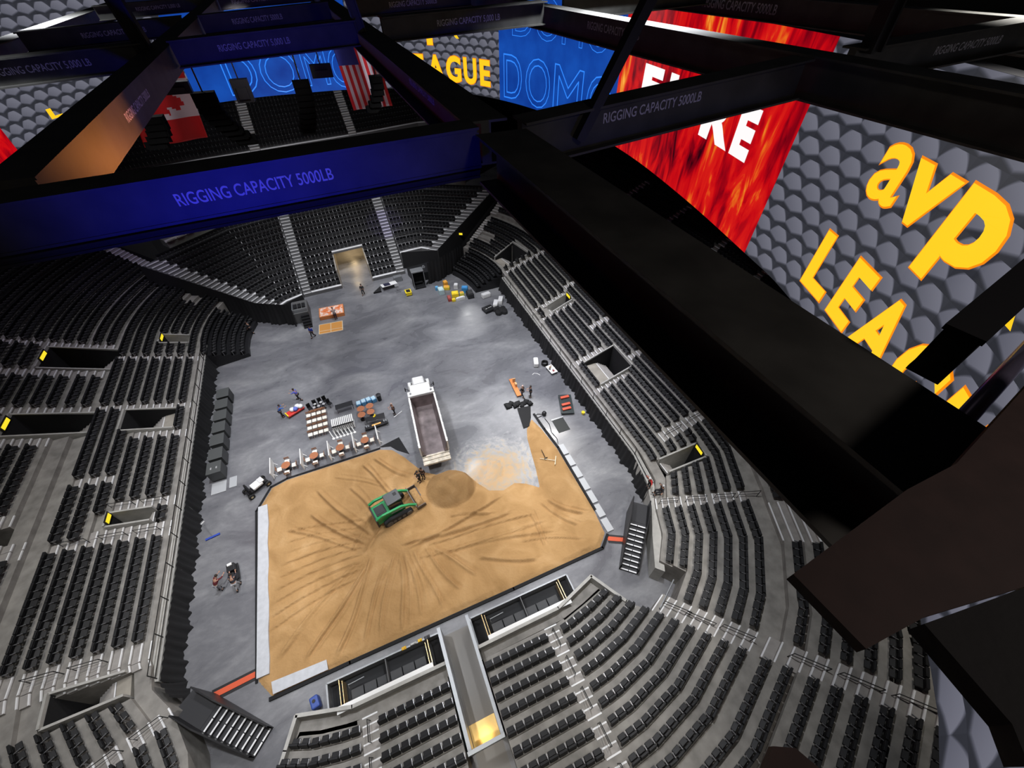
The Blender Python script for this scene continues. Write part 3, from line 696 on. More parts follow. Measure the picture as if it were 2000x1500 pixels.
# ---------------------------------------------------------------- fronts of the stands: drapes, ledges, railings
def curtain(name, pts, z0, z1, label, amp=.09, pitch=.55, base_out=.25):
    """hanging drape along a plan polyline, pleated, flaring out a little at the foot"""
    mb = MB(); P = []
    for a, b_ in zip(pts[:-1], pts[1:]):
        a, b_ = Vector(a), Vector(b_); L0 = (b_-a).length; n = max(2, int(L0/pitch*4)); t = (b_-a)/L0; nn = Vector((t.y, -t.x))
        for i in range(n): P.append((a+(b_-a)*(i/n), nn))
    P.append((Vector(pts[-1]), nn)); k = 5
    for i, (p, nn) in enumerate(P):
        ph = i*PI/2+random.uniform(-.5, .5); big = .12*math.sin(i*.31)
        for j in range(k+1):
            u = j/k; o = amp*math.sin(ph)*(1-.6*u)+base_out*(1-u)**2*(1+.4*math.sin(i*.77+1))+big*(1-u)
            q = p+nn*o; mb.v.append((q.x, q.y, z0+(z1-z0)*u))
    for i in range(len(P)-1):
        for j in range(k):
            a = i*(k+1)+j; mb.f.append((a, a+k+1, a+k+2, a+1))
    o = mb.build(name, M['black'], smooth=True); return tag(o, label, 'drape')
curtain('stand_drape', [(-18.55, 12.4), (-18.6, 47.2)], 0.01, 1.98, 'long pleated black drape hanging below the left-hand stand')
curtain('stand_drape', [(18.05, 47.2), (18.05, 15), (17.9, 13.6), (17.2, 11.5)], 0.01, 1.98, 'long pleated black drape hanging below the right-hand stand')
curtain('stand_drape', [(-17.75, 11.2), (-18.5, 12.3)], .01, 2.2, 'short black drape round the corner by the lower left steps', .12, .5)
def deck(name, pts, outs, z0, z1, m):
    mb = MB()
    for i in range(len(pts)-1):
        mb.prism([pts[i], pts[i+1], outs[i+1], outs[i]], z0, z1)
    return struct(mb.build(name, M[m]))
# front walkways of the side stands
deck('trim_1', [(-18.62, 12.4), (-18.68, 47.0)], [(-19.14, 12.6), (-19.14, 47.0)], 0, 2.0, 'concl')
deck('trim_2', [(18.12, 47.0), (18.12, 15.0), (17.6, 12.3), (16.6, 10.2), (15.2, 8.2), (13.9, 6.1)], [(18.59, 47.0), (18.59, 15.0), (18.15, 12.1), (17.05, 9.9), (15.8, 7.9), (14.4, 5.6)], 0, 2.0, 'concl')
def railing(pts, z, h, label, post=1.9, r=.025, rails=2, mr='rail', strips=True):
    t = thing('guard_railing', label, 'railing', (pts[0][0], pts[0][1], z))
    def loc(p, zz): return (p[0]-pts[0][0], p[1]-pts[0][1], zz)
    rl = MB()
    for k in range(rails):
        rl.tube([loc(p, h*(1-k*.8)) for p in pts], r, 5)
    rl.build('rail', M[mr], t)
    for a, b_ in zip(pts[:-1], pts[1:]):
        L0 = math.hypot(b_[0]-a[0], b_[1]-a[1]); n = max(1, int(L0/post))
        for i in range(n):
            p = (a[0]+(b_[0]-a[0])*i/n, a[1]+(b_[1]-a[1])*i/n); MB().tube([loc(p, 0), loc(p, h)], r*1.1, 5).build('post', M[mr], t)
    return t
railing([(-18.72, 12.6), (-18.72, 46.6)], 2.0, .95, 'long black guard railing along the front of the left-hand stand', 2.3, .03)
railing([(18.22, 46.5), (18.22, 15), (17.75, 12.4)], 2.0, .95, 'long black guard railing along the front of the right-hand stand', 2.3, .03)
railing([(12.25, 3.65), (14.2, 4.75)], 2.0, .9, 'pale steel railing at the open corner right of the near seats', 1.0, .05, 1, 'grey2')
# near-end front walls with light ledge
def wallrun(name, pts, z1, t_, m, label=None):
    mb = MB()
    for a, b_ in zip(pts[:-1], pts[1:]):
        d = Vector((b_[0]-a[0], b_[1]-a[1])).normalized(); n_ = Vector((-d.y, d.x))*t_/2
        a2 = Vector(a)-d*.03; b2 = Vector(b_)+d*.03
        mb.prism([tuple(a2+n_), tuple(b2+n_), tuple(b2-n_), tuple(a2-n_)], 0, z1)
    return struct(mb.build(name, M[m]))
wallrun('wall_end', [(-12.05, 4.6), (-11.45, 5.9), (-10.8, 7.3), (-7.7, 6.45), (-1.95, 6.4)], 2.15, .2, 'concl')
wallrun('wall_end', [(.25, 6.4), (6.1, 6.45), (9.25, 7.4), (10.65, 5.0), (11.15, 4.15)], 2.15, .2, 'concl')
wallrun('wall_end', [(11.3, 3.6), (12.3, 3.7)], 2.2, .15, 'concl')
# fill the strip between front wall and first row
struct(MB().prism([(-10.75, 7.2), (-7.7, 6.45), (-7.7, 5.6), (-9.7, 6.0), (-10.9, 6.4), (-11.4, 6.0)], 0, 1.35).prism([(-7.7, 6.35), (-1.9, 6.35), (-1.9, 5.8), (-7.7, 5.8)], 0, 1.35).prism([(.2, 6.35), (6.1, 6.38), (6.3, 5.85), (.2, 5.8)], 0, 1.35).prism([(6.1, 6.38), (9.2, 7.3), (9.7, 6.5), (8.0, 6.1), (6.3, 5.75)], 0, 1.35).build('trim_3', M['conc']))
# vehicle ramp tunnel through the near seats
tn = MB()
tn.prism([(-1.92, 8.4), (-1.70, 8.4), (-1.72, 1.7), (-1.94, 1.7)], 0, 2.45).prism([(.04, 8.4), (.24, 8.4), (.22, 1.7), (.02, 1.7)], 0, 2.45).prism([(-1.94, 1.8), (.22, 1.8), (.22, 1.6), (-1.94, 1.6)], 2.2, 3.2)
struct(tn.build('wall_ramp', M['grey2']))
struct(MB().prism([(-1.72, 8.4), (.04, 8.4), (.04, -1), (-1.72, -1)], .0, .012).build('trim_4', mat('polished_ramp_floor', (.19, .18, .165), .22)))
gl = MB().prism([(-1.68, 3.1), (0.0, 3.1), (0.0, 1.75), (-1.68, 1.75)], .02, .05).build('gold_glow_panel', mat('gold_glow_sheet', (.75, .52, .2), .25, .9)); tag(gl, 'gold glow at the foot of the ramp between the near seats, put in as a panel', 'panel')  # gold light on the ramp floor, put in as a metallic sheet
light('AREA', 'ramp_lamp', (-.85, 2.4, 2.1), 7, (1, .72, .32), (-.85, 2.4, 0), .8)
# lounge pits either side of the ramp
brass = mat('brass_post', (.85, .6, .3), .3, .9)
def lounge(x0, x1, label, items):
    t = thing('lounge_pit', label, 'lounge', ((x0+x1)/2, 7.6, 0)); cx = (x0+x1)/2; W_ = x1-x0
    fr = MB().box((0, .92, .45), (W_, .10, .9)).box((-W_/2, 0, .45), (.10, 1.85, .9)).box((W_/2, 0, .45), (.10, 1.85, .9))
    fr.build('low_wall', M['grey2'], t)
    MB().box((0, 0, .04), (W_-.1, 1.75, .06)).build('carpet', mat('dark_carpet', (.022, .023, .025), .9), t)
    MB().box((0, -1.0, 1.9), (W_*.80, .36, .06)).box((0, -.80, 1.7), (W_*.80, .05, .35)).build('counter_ledge', M['white'], t)
    MB().box((-W_*.5+.42, .1, .10), (.62, 1.5, .05)).build('stair_well', M['black'], t); MB().box((W_*.5-.42, .1, .10), (.62, 1.5, .05)).build('stair_well', M['black'], t)
    n = 6; sw = (W_-2.5)/n
    for i in range(n):
        if i == 3: pass
        x = -W_/2+1.25+sw*(i+.5)+(.0 if i < 3 else .05)
        so = MB().box((0, 0, .22), (sw*.94, .72, .34)).box((0, -.30, .52), (sw*.94, .18, .38), rx=.12).build('sofa_module', mat('charcoal_upholstery', (.05, .052, .055), .65), t, bevel=.04); so.location = (x, -.25, 0)
    MB().box((0, .1, .45), (.06, 1.5, .8)).build('divider', M['grey'], t)
    for sx in (-1, 1):
        MB().tube([(sx*(W_/2-.82), -.75, .1), (sx*(W_/2-.82), -.75, 1.15), (sx*(W_/2-.82), .75, 1.15), (sx*(W_/2-.82), .75, .1)], .035, 6).build('glass_rail_post', brass, t)
        MB().box((sx*(W_/2-1.0), 0, .7), (.03, 1.3, .9)).build('brass_panel', brass, t)
    MB().tube([(-W_/2+1.3, .15, .8), (-W_/2+1.3, .3, 1.0), (-W_/2+2.3, .35, 1.0)], .03, 6).build('bar_rail', M['grey2'], t)
    return t
lounge(-9.35, -1.95, 'left dark lounge pit, black sofas and brass ends, clutter on its rim', 1)
lounge(.3, 7.95, 'right dark lounge pit with black sofas and brass ends, beside the sand', 0)
for (x, y, sx, sy, col, lb, cat) in ((-4.35, 8.52, .32, .22, (.75, .42, .02), 'orange pouch lying on the rim of the left lounge pit', 'pouch'), (-3.7, 8.54, .45, .14, (.5, .5, .48), 'pale keypad-like strip on the rim of the left lounge pit', 'device'),
                                  (-3.25, 8.56, .3, .2, (.8, .5, .02), 'yellow tool on the rim of left lounge pit, right of the pale strip', 'tool'), (-2.75, 8.54, .4, .25, (.03, .03, .035), 'black tool bag on the rim of the left lounge pit', 'bag')):
    o = MB().box((0, 0, .05), (sx, sy, .1), taper=.8).box((sx*.2, 0, .12), (sx*.3, sy*.6, .08), taper=.6).build('tool_bag' if cat == 'bag' else cat, mat('item_%.2f_%.2f' % col[:2], col, .6), bevel=.015); o.location = (x, y, .905); tag(o, lb, cat)
# vomitories: parapets, dark stair wells, exit signs
EXS = mat('exit_sign_yellow', (.05, .04, 0), .5, emit=(1.0, .78, .03), es=1.0)
wi = [0]
def vom(quad, zr, zlow, sign=None, landing=None, warm=False, nst=5):
    """quad: plan corners (inner-near, inner-far, outer-far, outer-near); parapets round three sides"""
    wi[0] += 1
    A, B, C, Dd = [Vector(p) for p in quad]
    zi, zo = zr
    mb = MB()
    def wall(p, q, z0a, z1a, za, zb, t_=.14):
        d = (q-p).normalized(); n_ = Vector((-d.y, d.x))*t_/2
        n = len(mb.v)
        for (pt, z0, z1) in ((p, z0a, za), (q, z1a, zb)):
            for s in (-1, 1): mb.v.append((*(pt+n_*s), z0)); mb.v.append((*(pt+n_*s), z1))
        mb.f += [(n, n+1, n+5, n+4), (n+2, n+6, n+7, n+3), (n+1, n+3, n+7, n+5), (n, n+2, n+3, n+1), (n+4, n+5, n+7, n+6)]
    wall(A, Dd, 0, 0, zi+.3, zo+.3); wall(B, C, 0, 0, zi+.3, zo+.3); wall(C, Dd, 0, 0, zo+.4, zo+.4)
    struct(mb.build('wall_vomitory', M['concl']))
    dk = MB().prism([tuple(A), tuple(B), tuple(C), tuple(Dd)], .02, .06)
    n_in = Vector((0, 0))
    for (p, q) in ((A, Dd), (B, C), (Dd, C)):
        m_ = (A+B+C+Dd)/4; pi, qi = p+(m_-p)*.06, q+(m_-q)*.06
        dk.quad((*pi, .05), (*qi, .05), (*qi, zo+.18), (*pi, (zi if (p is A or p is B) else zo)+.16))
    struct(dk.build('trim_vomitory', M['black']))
    st = MB(); nb = MB(); u0 = .02 if landing is None else landing
    for i in range(nst):
        u = u0+i*.085; u1 = u+.085; z = zlow-.2*i
        P = [A+(Dd-A)*u, B+(C-B)*u, B+(C-B)*u1, A+(Dd-A)*u1]; P = [p+((A+B+C+Dd)/4-p)*.07 for p in P]
        st.prism([tuple(p) for p in P], max(.1, z-.25), z)
        nb.prism([tuple(P[0]), tuple(P[1]), tuple(P[1]+(P[2]-P[1])*.3), tuple(P[0]+(P[3]-P[0])*.3)], z, z+.012)
    if landing:
        P = [A, B, B+(C-B)*u0, A+(Dd-A)*u0]; struct(MB().prism([tuple(p) for p in P], 0, zlow+.05).build('trim_landing', M['tan']))
    so = struct(st.build('vomitory_stair', M['step'])); nb.build('step_nosing', M['nose'], so)
    if sign:
        c_ = (C+Dd)/2; inn = ((A+B)/2-c_).normalized(); pos = c_+inn*.16
        sg = thing('exit_sign', sign, 'sign', (pos.x, pos.y, zo+.1), math.atan2(inn.y, inn.x)-PI/2)
        MB().box((0, 0, .25), (min((C-Dd).length*.8, 1.5), .06, .55)).build('sign_housing', M['dark'], sg)
        MB().box((0, .045, .25), (min((C-Dd).length*.62, 1.15), .03, .34)).build('lit_face', EXS, sg)
    return so
# right side
vom([(19.42, 12.0), (19.42+.0, 13.35), (22.55, 12.95), (22.5, 11.55)], (2.6, 3.7), 2.2, 'yellow exit sign in the stair mouth nearest the girder on the right', None, nst=5)
vom([(19.5, 23.1), (19.5, 26.6), (23.0, 26.6), (23.0, 23.1)], (2.6, 3.9), 2.3, None, .42, nst=5)
vom([(20.4, 35.85), (20.4, 37.25), (23.0, 37.25), (23.0, 35.85)], (2.8, 3.9), 2.4, 'small yellow exit sign in the middle stair mouth of the right stand')
vom([(19.4, 48.1), (18.7, 51.2), (22.0, 52.2), (22.9, 48.3)], (2.6, 3.8), 2.3, None, .3)
# left side
vom([(-20.05, 13.45), (-19.9, 12.1), (-23.0, 11.6), (-23.1, 13.35)][::1], (2.6, 3.8), 2.2, None, .25, nst=6)
vom([(-20.3, 25.2), (-20.3, 24.0), (-22.75, 24.0), (-22.75, 25.2)], (2.8, 3.6), 2.4, 'small yellow exit sign in the stair mouth between the two striped stairs, left stand')
vom([(-20.05, 36.4), (-20.05, 33.8), (-23.6, 33.8), (-23.6, 36.4)], (2.6, 3.9), 2.2, None, .35)
vom([(-25.5, 36.4), (-25.6, 34.0), (-30.3, 33.9), (-30.3, 36.4)], (4.4, 6.4), 3.9, 'long yellow exit sign at the left edge over a black stair mouth')
vom([(-25.5, 45.7), (-25.6, 42.5), (-30.3, 42.5), (-30.3, 45.7)], (4.4, 6.4), 3.9, 'yellow exit sign over the long black stair mouth in the upper left stand')
vom([(-20.1, 48.25), (-20.1, 46.8), (-22.6, 46.8), (-22.4, 48.3)], (2.7, 3.5), 2.4, 'boxy yellow exit sign in the far small stair mouth of the left stand')
vom([(-27.6, 26.0), (-27.6, 24.0), (-31.6, 24.0), (-31.6, 26.0)], (5.0, 6.8), 4.6, 'hidden', .3) if False else None
for (x, y, z, rz, lb) in ((-16.9, 57.6, 4.0, .6, 'yellow exit sign by the top of the left folding rows'), (15.7, 59.2, 3.2, -.5, 'amber exit sign at the edge of the far right stand beside black drape')):
    sg = thing('exit_sign', lb, 'sign', (x, y, z), rz); MB().box((0, 0, .2), (1.9, .12, .6)).build('sign_housing', M['dark'], sg); MB().box((0, -.08, .2), (1.5, .04, .3)).build('lit_face', EXS, sg)
# stair hand rails (bent tube pairs on the aisles)
def handrail(x, y, z, dx, dy, rise, L0, label):
    t = thing('aisle_handrail', label, 'handrail', (x, y, z), 0, 'aisle handrails')
    MB().tube([(0, 0, 0), (0, 0, .85), (dx*L0, dy*L0, .85+rise), (dx*L0, dy*L0, rise)], .028, 6).build('rail', M['rail'], t)
    MB().tube([(0, 0, .45), (dx*L0, dy*L0, .45+rise)], .02, 5).build('lower_rail', M['rail'], t)
for i, d0 in enumerate((.3, 2.1, 3.9, 5.7, 7.5)):
    handrail(5.2, 5.8-d0, Z[int(d0/.89)]+.0, 0, -1, .35, 1.1, 'black handrail on the near stair right of ramp, %s from the front' % ORD[i+1])
    if i < 4: handrail(-6.95, 5.8-d0, Z[int(d0/.89)], 0, -1, .35, 1.1, 'black handrail on the near stair left of ramp, %s from the front' % ORD[i+1])
for i, d0 in enumerate((3.9, 5.3, 7.2, 10.6, 12.6, 14.6, 16.6)):
    g = max(k for k in range(20) if D[k] <= d0+.01); handrail(10.2+.6*d0, 6.9-.8*d0, Z[g], .6, -.8, .5, 1.6, 'black handrail on the long diagonal stair at lower right, %s from the bottom' % ORD[i+1])
for i, d0 in enumerate((2.9, 4.8, 6.7, 8.3)):
    g = max(k for k in range(20) if D[k] <= d0+.01); handrail(14.5+.886*d0, 11.4-.464*d0, Z[g], .886, -.464, .4, 1.3, 'black handrail on the white-striped stair right of black steps, %s up' % ORD[i+1])
    handrail(-15.05-.886*d0, 11.4-.464*d0, Z[g], -.886, -.464, .4, 1.3, 'black handrail on the lower left corner stair, %s up' % ORD[i+1])
for i, (y0, ds) in enumerate(((14.35, (4.6, 6.4, 9.2)), (24.9+.9, (3.2, 5)), (23.1, (3.2, 5.0, 7))) ):
    for k, d0 in enumerate(ds):
        g = max(q for q in range(20) if D[q] <= d0+.01); handrail(-16.48-d0, y0, Z[g], -1, 0, .4, 1.3, 'black handrail on a striped stair of left stand, stair %s from near end, %s up' % (ORD[i+1], ORD[k+1]))
for k, d0 in enumerate((5.2, 7.4)):
    g = max(q for q in range(20) if D[q] <= d0+.01); handrail(15.93+d0, 15.0, Z[g], 1, 0, .4, 1.5, 'black handrail on right stand stair just above exit sign, %s up' % ORD[k+1])
# portable black steps from the corner decks to the floor
def steps(name, lab, top, bot, wid, n, z1):
    t = thing(name, lab, 'steps', (bot[0], bot[1], 0)); tp, bt = Vector(top), Vector(bot); ax = (tp-bt); L0 = ax.length; ax.normalize(); sd = Vector((ax.y, -ax.x))*wid/2
    body, nos = MB(), MB()
    for i in range(n):
        a = ax*(L0*i/n); b_ = ax*(L0*(i+1)/n); z = z1*(i+1)/n
        body.prism([tuple(a-sd), tuple(a+sd), tuple(b_+sd), tuple(b_-sd)], 0, z)
        for (u, v) in ((-.97, -.04), (.04, .97)): nos.prism([tuple(a+sd*u), tuple(a+sd*v), tuple(a+ax*.10+sd*v), tuple(a+ax*.10+sd*u)], z, z+.015)
    b2 = ax*(L0+1.7); a = ax*L0
    body.prism([tuple(a-sd), tuple(a+sd), tuple(b2+sd), tuple(b2-sd)], 0, z1+.02)
    body.build('stair_body', mat('black_deck', (.03, .03, .033), .7), t); nos.build('step_nosing', M['nose'], t)
    for s in (-1.06, 1.06):
        p0, p1, p2 = sd*s, ax*L0+sd*s, b2+sd*s
        rl = MB(); n_ = Vector((-sd.y, sd.x)).normalized()*0
        th = sd.normalized()*.04
        rl.quad((*(p0-th), 0), (*(p1-th), 0), (*(p1-th), z1+.9), (*(p0-th), .9)); rl.quad((*(p0+th), 0), (*(p0+th), .9), (*(p1+th), z1+.9), (*(p1+th), 0)); rl.quad((*(p0-th), .9), (*(p1-th), z1+.9), (*(p1+th), z1+.9), (*(p0+th), .9))
        rl.quad((*(p1-th), 0), (*(p2-th), 0), (*(p2-th), z1+.9), (*(p1-th), z1+.9)); rl.quad((*(p1+th), 0), (*(p1+th), z1+.9), (*(p2+th), z1+.9), (*(p2+th), 0)); rl.quad((*(p1-th), z1+.9), (*(p2-th), z1+.9), (*(p2+th), z1+.9), (*(p1+th), z1+.9))
        rl.build('side_panel', M['dark'], t)
    return t
steps('portable_steps', 'black portable steps with white nosings at the right corner of the sand', (14.75, 9.5), (12.65, 7.05), 1.25, 10, 2.0)
steps('portable_steps', 'black portable steps with white nosings at the lower left corner', (-15.55, 9.3), (-13.35, 7.2), 1.35, 9, 2.0)
struct(MB().prism([(-17.3, 10.5), (-16.1, 9.2), (-15.4, 9.9), (-16.6, 11.1)], 0, 2.0).build('trim_5', mat('black_deck', (.03, .03, .033), .7)))
for (pts, lb) in (([(-13.85, 11.3), (-16.5, 11.1), (-16.5, 10.75), (-13.85, 10.95)], 'flat orange cable ramp from the sand to the left steps'), ([(12.65, 10.1), (13.95, 9.4), (13.8, 9.1), (12.55, 9.75)], 'short red cable ramp between the sand corner and right steps')):
    c = Vector((sum(p[0] for p in pts)/4, sum(p[1] for p in pts)/4)); big = [tuple(c+(Vector(p)-c)*Vector((1.0, 1.0)).x) for p in pts]
    t = thing('cable_ramp', lb, 'cable ramp', (c.x, c.y, 0))
    a, b_, cc, d_ = [Vector(p)-c for p in pts]; n_ = (a-d_).normalized()*.18
    MB().prism([tuple(a+n_), tuple(b_+n_), tuple(cc-n_), tuple(d_-n_)], 0.001, .03).build('ramp_base', M['dark'], t); MB().prism([tuple(a), tuple(b_), tuple(cc), tuple(d_)], .03, .07).build('orange_cover', mat('cable_cover_orange', (.62, .09, .03), .6), t)
# far-end drapes and dark void between the wings and the side stands
curtain('corner_drape', [(-9.2, 49.9), (-12.9, 51.9), (-17.0, 54.9)][::-1], 0.01, 3.0, 'black drape across the far left corner between stand and platform')
curtain('corner_drape', [(9.0, 52.1), (11.2, 52.8), (15.2, 55.2)][::-1], 0.01, 3.6, 'black drape across the far right corner beside the kiosk') 
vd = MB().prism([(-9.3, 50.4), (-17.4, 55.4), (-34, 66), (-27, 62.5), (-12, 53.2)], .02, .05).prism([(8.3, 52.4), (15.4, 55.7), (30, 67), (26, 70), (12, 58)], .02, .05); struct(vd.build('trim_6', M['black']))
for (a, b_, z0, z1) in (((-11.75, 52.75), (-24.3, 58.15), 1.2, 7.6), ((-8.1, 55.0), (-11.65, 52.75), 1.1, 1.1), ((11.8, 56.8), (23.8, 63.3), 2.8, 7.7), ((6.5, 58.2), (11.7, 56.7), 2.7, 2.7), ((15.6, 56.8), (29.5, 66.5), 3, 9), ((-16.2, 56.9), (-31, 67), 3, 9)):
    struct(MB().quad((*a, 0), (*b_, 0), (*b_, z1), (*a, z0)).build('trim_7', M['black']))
# retractable box platform at far left, dark kiosk at far right
t = thing('press_platform', 'dark two-level platform with a small stair in the far left corner', 'platform', (-8.2, 50.6, 0))
MB().box((-.3, .9, .75), (1.9, 2.9, 1.5)).build('platform_body', M['grey'], t, bevel=.03); MB().box((-.3, -.3, 1.7), (1.8, .1, .4)).box((-1.1, .6, 1.7), (.1, 1.8, .4)).build('parapet', M['grey2'], t)
for i in range(5): MB().box((.15, -.75-.28*i, .6-.13*i), (1.0, .28, 1.2-.26*i)).build('stair_step', M['dark'], t)
for i in range(3): MB().box((-.8+.5*i, 1.0, 1.6), (.4, .9, .15)).build('equipment_case', M['dark'], t)
struct(MB().box((-2.9, 62.5, 1.4), (.15, 12, 2.8)).box((1.45, 62.5, 1.4), (.15, 12, 2.8)).box((-.7, 68.6, 1.4), (4.4, .15, 2.8)).build('wall_tunnel', M['tan']))
t = thing('team_kiosk', 'tall black kiosk with silver frame standing in the far right corner', 'kiosk', (7.5, 52.4, 0))
MB().box((0, .45, 2.4), (1.75, 1.1, .22)).build('roof', M['grey2'], t, bevel=.05)
for sx in (-.8, .8):
    MB().tube([(sx, -.6, 0), (sx, -.25, 2.3)], .05, 6).build('frame_post', M['grey2'], t)
MB().box((0, .8, 1.15), (1.7, .1, 2.3)).box((-.82, .3, 1.15), (.06, 1.0, 2.3)).box((.82, .3, 1.15), (.06, 1.0, 2.3)).build('side_wall', M['black'], t)
MB().box((0, .35, .55), (1.1, .4, .1)).box((0, .0, .12), (1.6, 1.2, .2)).build('counter', M['dark'], t)
dk = MB().prism([(6.6, 56.0), (9.9, 56.4), (11.2, 55.5), (10.4, 53.6), (7.0, 53.9)], 0, 1.3).build('camera_platform', M['dark']); tag(dk, 'low black platform behind the kiosk, under the far right wing of seats', 'platform')
o = MB().box((0, 0, .1), (.45, .35, .2)).box((0, 0, .3), (.25, .2, .2)).build('equipment_case', M['grey2'], bevel=.02); o.location = (8.9, 55.0, 1.3); tag(o, 'pale equipment case on low platform behind the kiosk', 'case')
# wheelchair deck boxes on top rows of the far wings
for (x, y, rz, n, lb) in ((-18.5, 64.2, .62, 6, 'pale glazed box along the top of the far left wing'), (16.5, 68.6, -.38, 6, 'pale glazed box along the top of the far right wing')):
    t = thing('suite_box', lb, 'suite', (x, y, 7.3), rz); MB().box((0, .6, .5), (7.6, 1.6, .9)).build('box_body', mat('suite_pale', (.25, .26, .22), .5), t); MB().box((0, -.25, 1.0), (7.8, .15, .25)).build('ledge', M['white'], t)
    for i in range(n): MB().box((-3.2+1.25*i, 0, .98), (1.0, 1.2, .06)).build('counter_top', M['conc'], t)
# ---------------------------------------------------------------- sand court
OUT = [(-12.92, 9.45), (-13.7, 10.6), (-13.85, 23.7), (-12.7, 25.6), (-11.4, 25.95), (-3.0, 26.0), (-1.9, 25.5), (-1.0, 24.2), (-.3, 22.9), (.3, 21.9), (1.3, 21.2), (2.6, 21.2), (3.8, 20.4), (4.5, 18.9),
       (5.2, 17.8), (6.4, 17.3), (7.6, 17.6), (8.6, 17.1), (9.5, 16.3), (10.0, 18.2), (10.35, 20.0), (10.7, 21.7), (11.1, 22.7), (11.6, 23.3), (12.1, 23.7), (12.5, 22.2), (12.85, 19.5), (12.85, 12.5), (12.65, 10.4), (11.7, 9.55), (4, 9.5), (-8, 9.5)]
ridges = []
rnd = random.Random(5)
def ridge(x0, y0, x1, y1, h=.10, w_=.10, bend=0): ridges.append((x0, y0, x1, y1, h, w_, bend))
for k in range(9): ridge(-13+.2*k, 13.6+.85*k, -6.6+.5*k*.3, 14.6+.62*k, rnd.uniform(.05, .1), .07)
for (a, b_, c, d) in ((-8.9, 10.1, -5.4, 15.8), (-7.0, 10.4, -4.4, 14.8), (-5.6, 10.3, -3.9, 15.4), (-4.1, 9.9, -3.6, 14.9), (-2.9, 10.4, -2.9, 15.1), (-1.5, 10.2, -2.0, 15.0), (.4, 10.9, -1.4, 14.9), (1.9, 11.6, -.9, 14.4),
                      (-10.5, 10.6, -6.2, 15.4), (-12.4, 11.4, -6.6, 15.9), (-3, 16, 6.2, 15.1), (-1, 15.3, 7.6, 14.0), (-2, 14.6, 8.2, 13.0), (0, 14, 8.6, 12.2), (-2.6, 15.6, 5.6, 16.6), (1.2, 16.5, 4.6, 15.9),
                      (-6.2, 22.8, -4.4, 18.6), (-8.8, 23.8, -5.2, 17.6), (-5, 24.7, -2.6, 20.4), (-7.2, 24.6, -3.4, 21.5), (-3.8, 25.0, -1.0, 22.0), (-9.6, 21.4, -5.6, 17.2), (-11.6, 20.6, -6.2, 17.0), (-6.8, 17.0, -3.0, 21.0), (-6.0, 16.4, -1.4, 20.2),
                      (7.4, 14.4, 7.8, 11.4), (9.6, 15.0, 11.8, 12.6), (8.8, 14.8, 11, 12.0), (6, 12.5, 10.6, 10.6), (2.4, 12.4, 6.6, 10.9)):
    ridge(a, b_, c, d, rnd.uniform(.07, .13), rnd.uniform(.06, .11)); ridge(a+.5, b_+.1, c+.45, d, rnd.uniform(.03, .07), .07)
RUT = {}
def sand_h(x, y):
    rut = 0
    h = .14+.035*math.sin(x*1.3+.7*y)+.03*math.sin(2.1*y-.6*x)+.02*math.sin(3.7*x+1.1)*math.cos(3.1*y)
    for (x0, y0, x1, y1, hh, w_, bd) in ridges:
        dx, dy = x1-x0, y1-y0; L2 = dx*dx+dy*dy; t = ((x-x0)*dx+(y-y0)*dy)/L2
        if -.02 < t < 1.02:
            L0 = math.sqrt(L2); s = ((x-x0)*dy-(y-y0)*dx)/L0+.25*math.sin(t*3.1+x0)
            if abs(s) < w_*3.5:
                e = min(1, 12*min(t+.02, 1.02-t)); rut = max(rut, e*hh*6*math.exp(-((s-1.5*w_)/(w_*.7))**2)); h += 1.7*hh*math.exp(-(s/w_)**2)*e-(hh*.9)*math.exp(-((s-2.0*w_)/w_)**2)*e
    r = math.hypot((x-2.15)/2.25, (y-19.35)/2.0)
    if r < 1.25: h += 1.55*max(0, 1-r)**.8*(1+.06*math.sin(5*x)*math.cos(4*y))
    r = math.hypot((x+.3)/1.0, (y-19.2)/1.0)
    if r < 1: h += .12*(1-r)
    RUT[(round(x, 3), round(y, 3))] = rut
    return h
def edge_dist(x, y):
    best = 9
    n = len(OUT)
    for i in range(n):
        (x0, y0), (x1, y1) = OUT[i], OUT[(i+1) % n]; dx, dy = x1-x0, y1-y0
        t = max(0, min(1, ((x-x0)*dx+(y-y0)*dy)/(dx*dx+dy*dy))); best = min(best, math.hypot(x-x0-t*dx, y-y0-t*dy))
    return best
st_ = .085; nx, ny = int(27/st_)+1, int(17/st_)+1; idx = {}; sb = MB()
ins = {}
for i in range(nx):
    for j in range(ny):
        x, y = -14+i*st_, 9.3+j*st_
        if inpoly((x, y), OUT): ins[(i, j)] = (x, y)
for i in range(nx):
    for j in range(ny):
        cs = [(i, j), (i+1, j), (i+1, j+1), (i, j+1)]
        if sum(c in ins for c in cs) < 2: continue
        f_ = []
        for c in cs:
            if c not in idx:
                x, y = -14+c[0]*st_, 9.3+c[1]*st_; e = edge_dist(x, y) if c in ins else 0
                z = sand_h(x, y)*min(1, (e/.35)) if c in ins else .0
                if c not in ins:      # pull the outside vertices onto the outline
                    bx = None; bd = 9
                    n = len(OUT)
                    for k in range(n):
                        (x0, y0), (x1, y1) = OUT[k], OUT[(k+1) % n]; dx, dy = x1-x0, y1-y0
                        t = max(0, min(1, ((x-x0)*dx+(y-y0)*dy)/(dx*dx+dy*dy))); q = (x0+t*dx, y0+t*dy); dd = math.hypot(x-q[0], y-q[1])
                        if dd < bd: bd = dd; bx = q
                    x, y = bx
                idx[c] = len(sb.v); sb.v.append((x, y, max(.012, z+.012)))
            f_.append(idx[c])
        sb.f.append(tuple(f_))
so = sb.build('court_sand', M['sandm'], smooth=True)
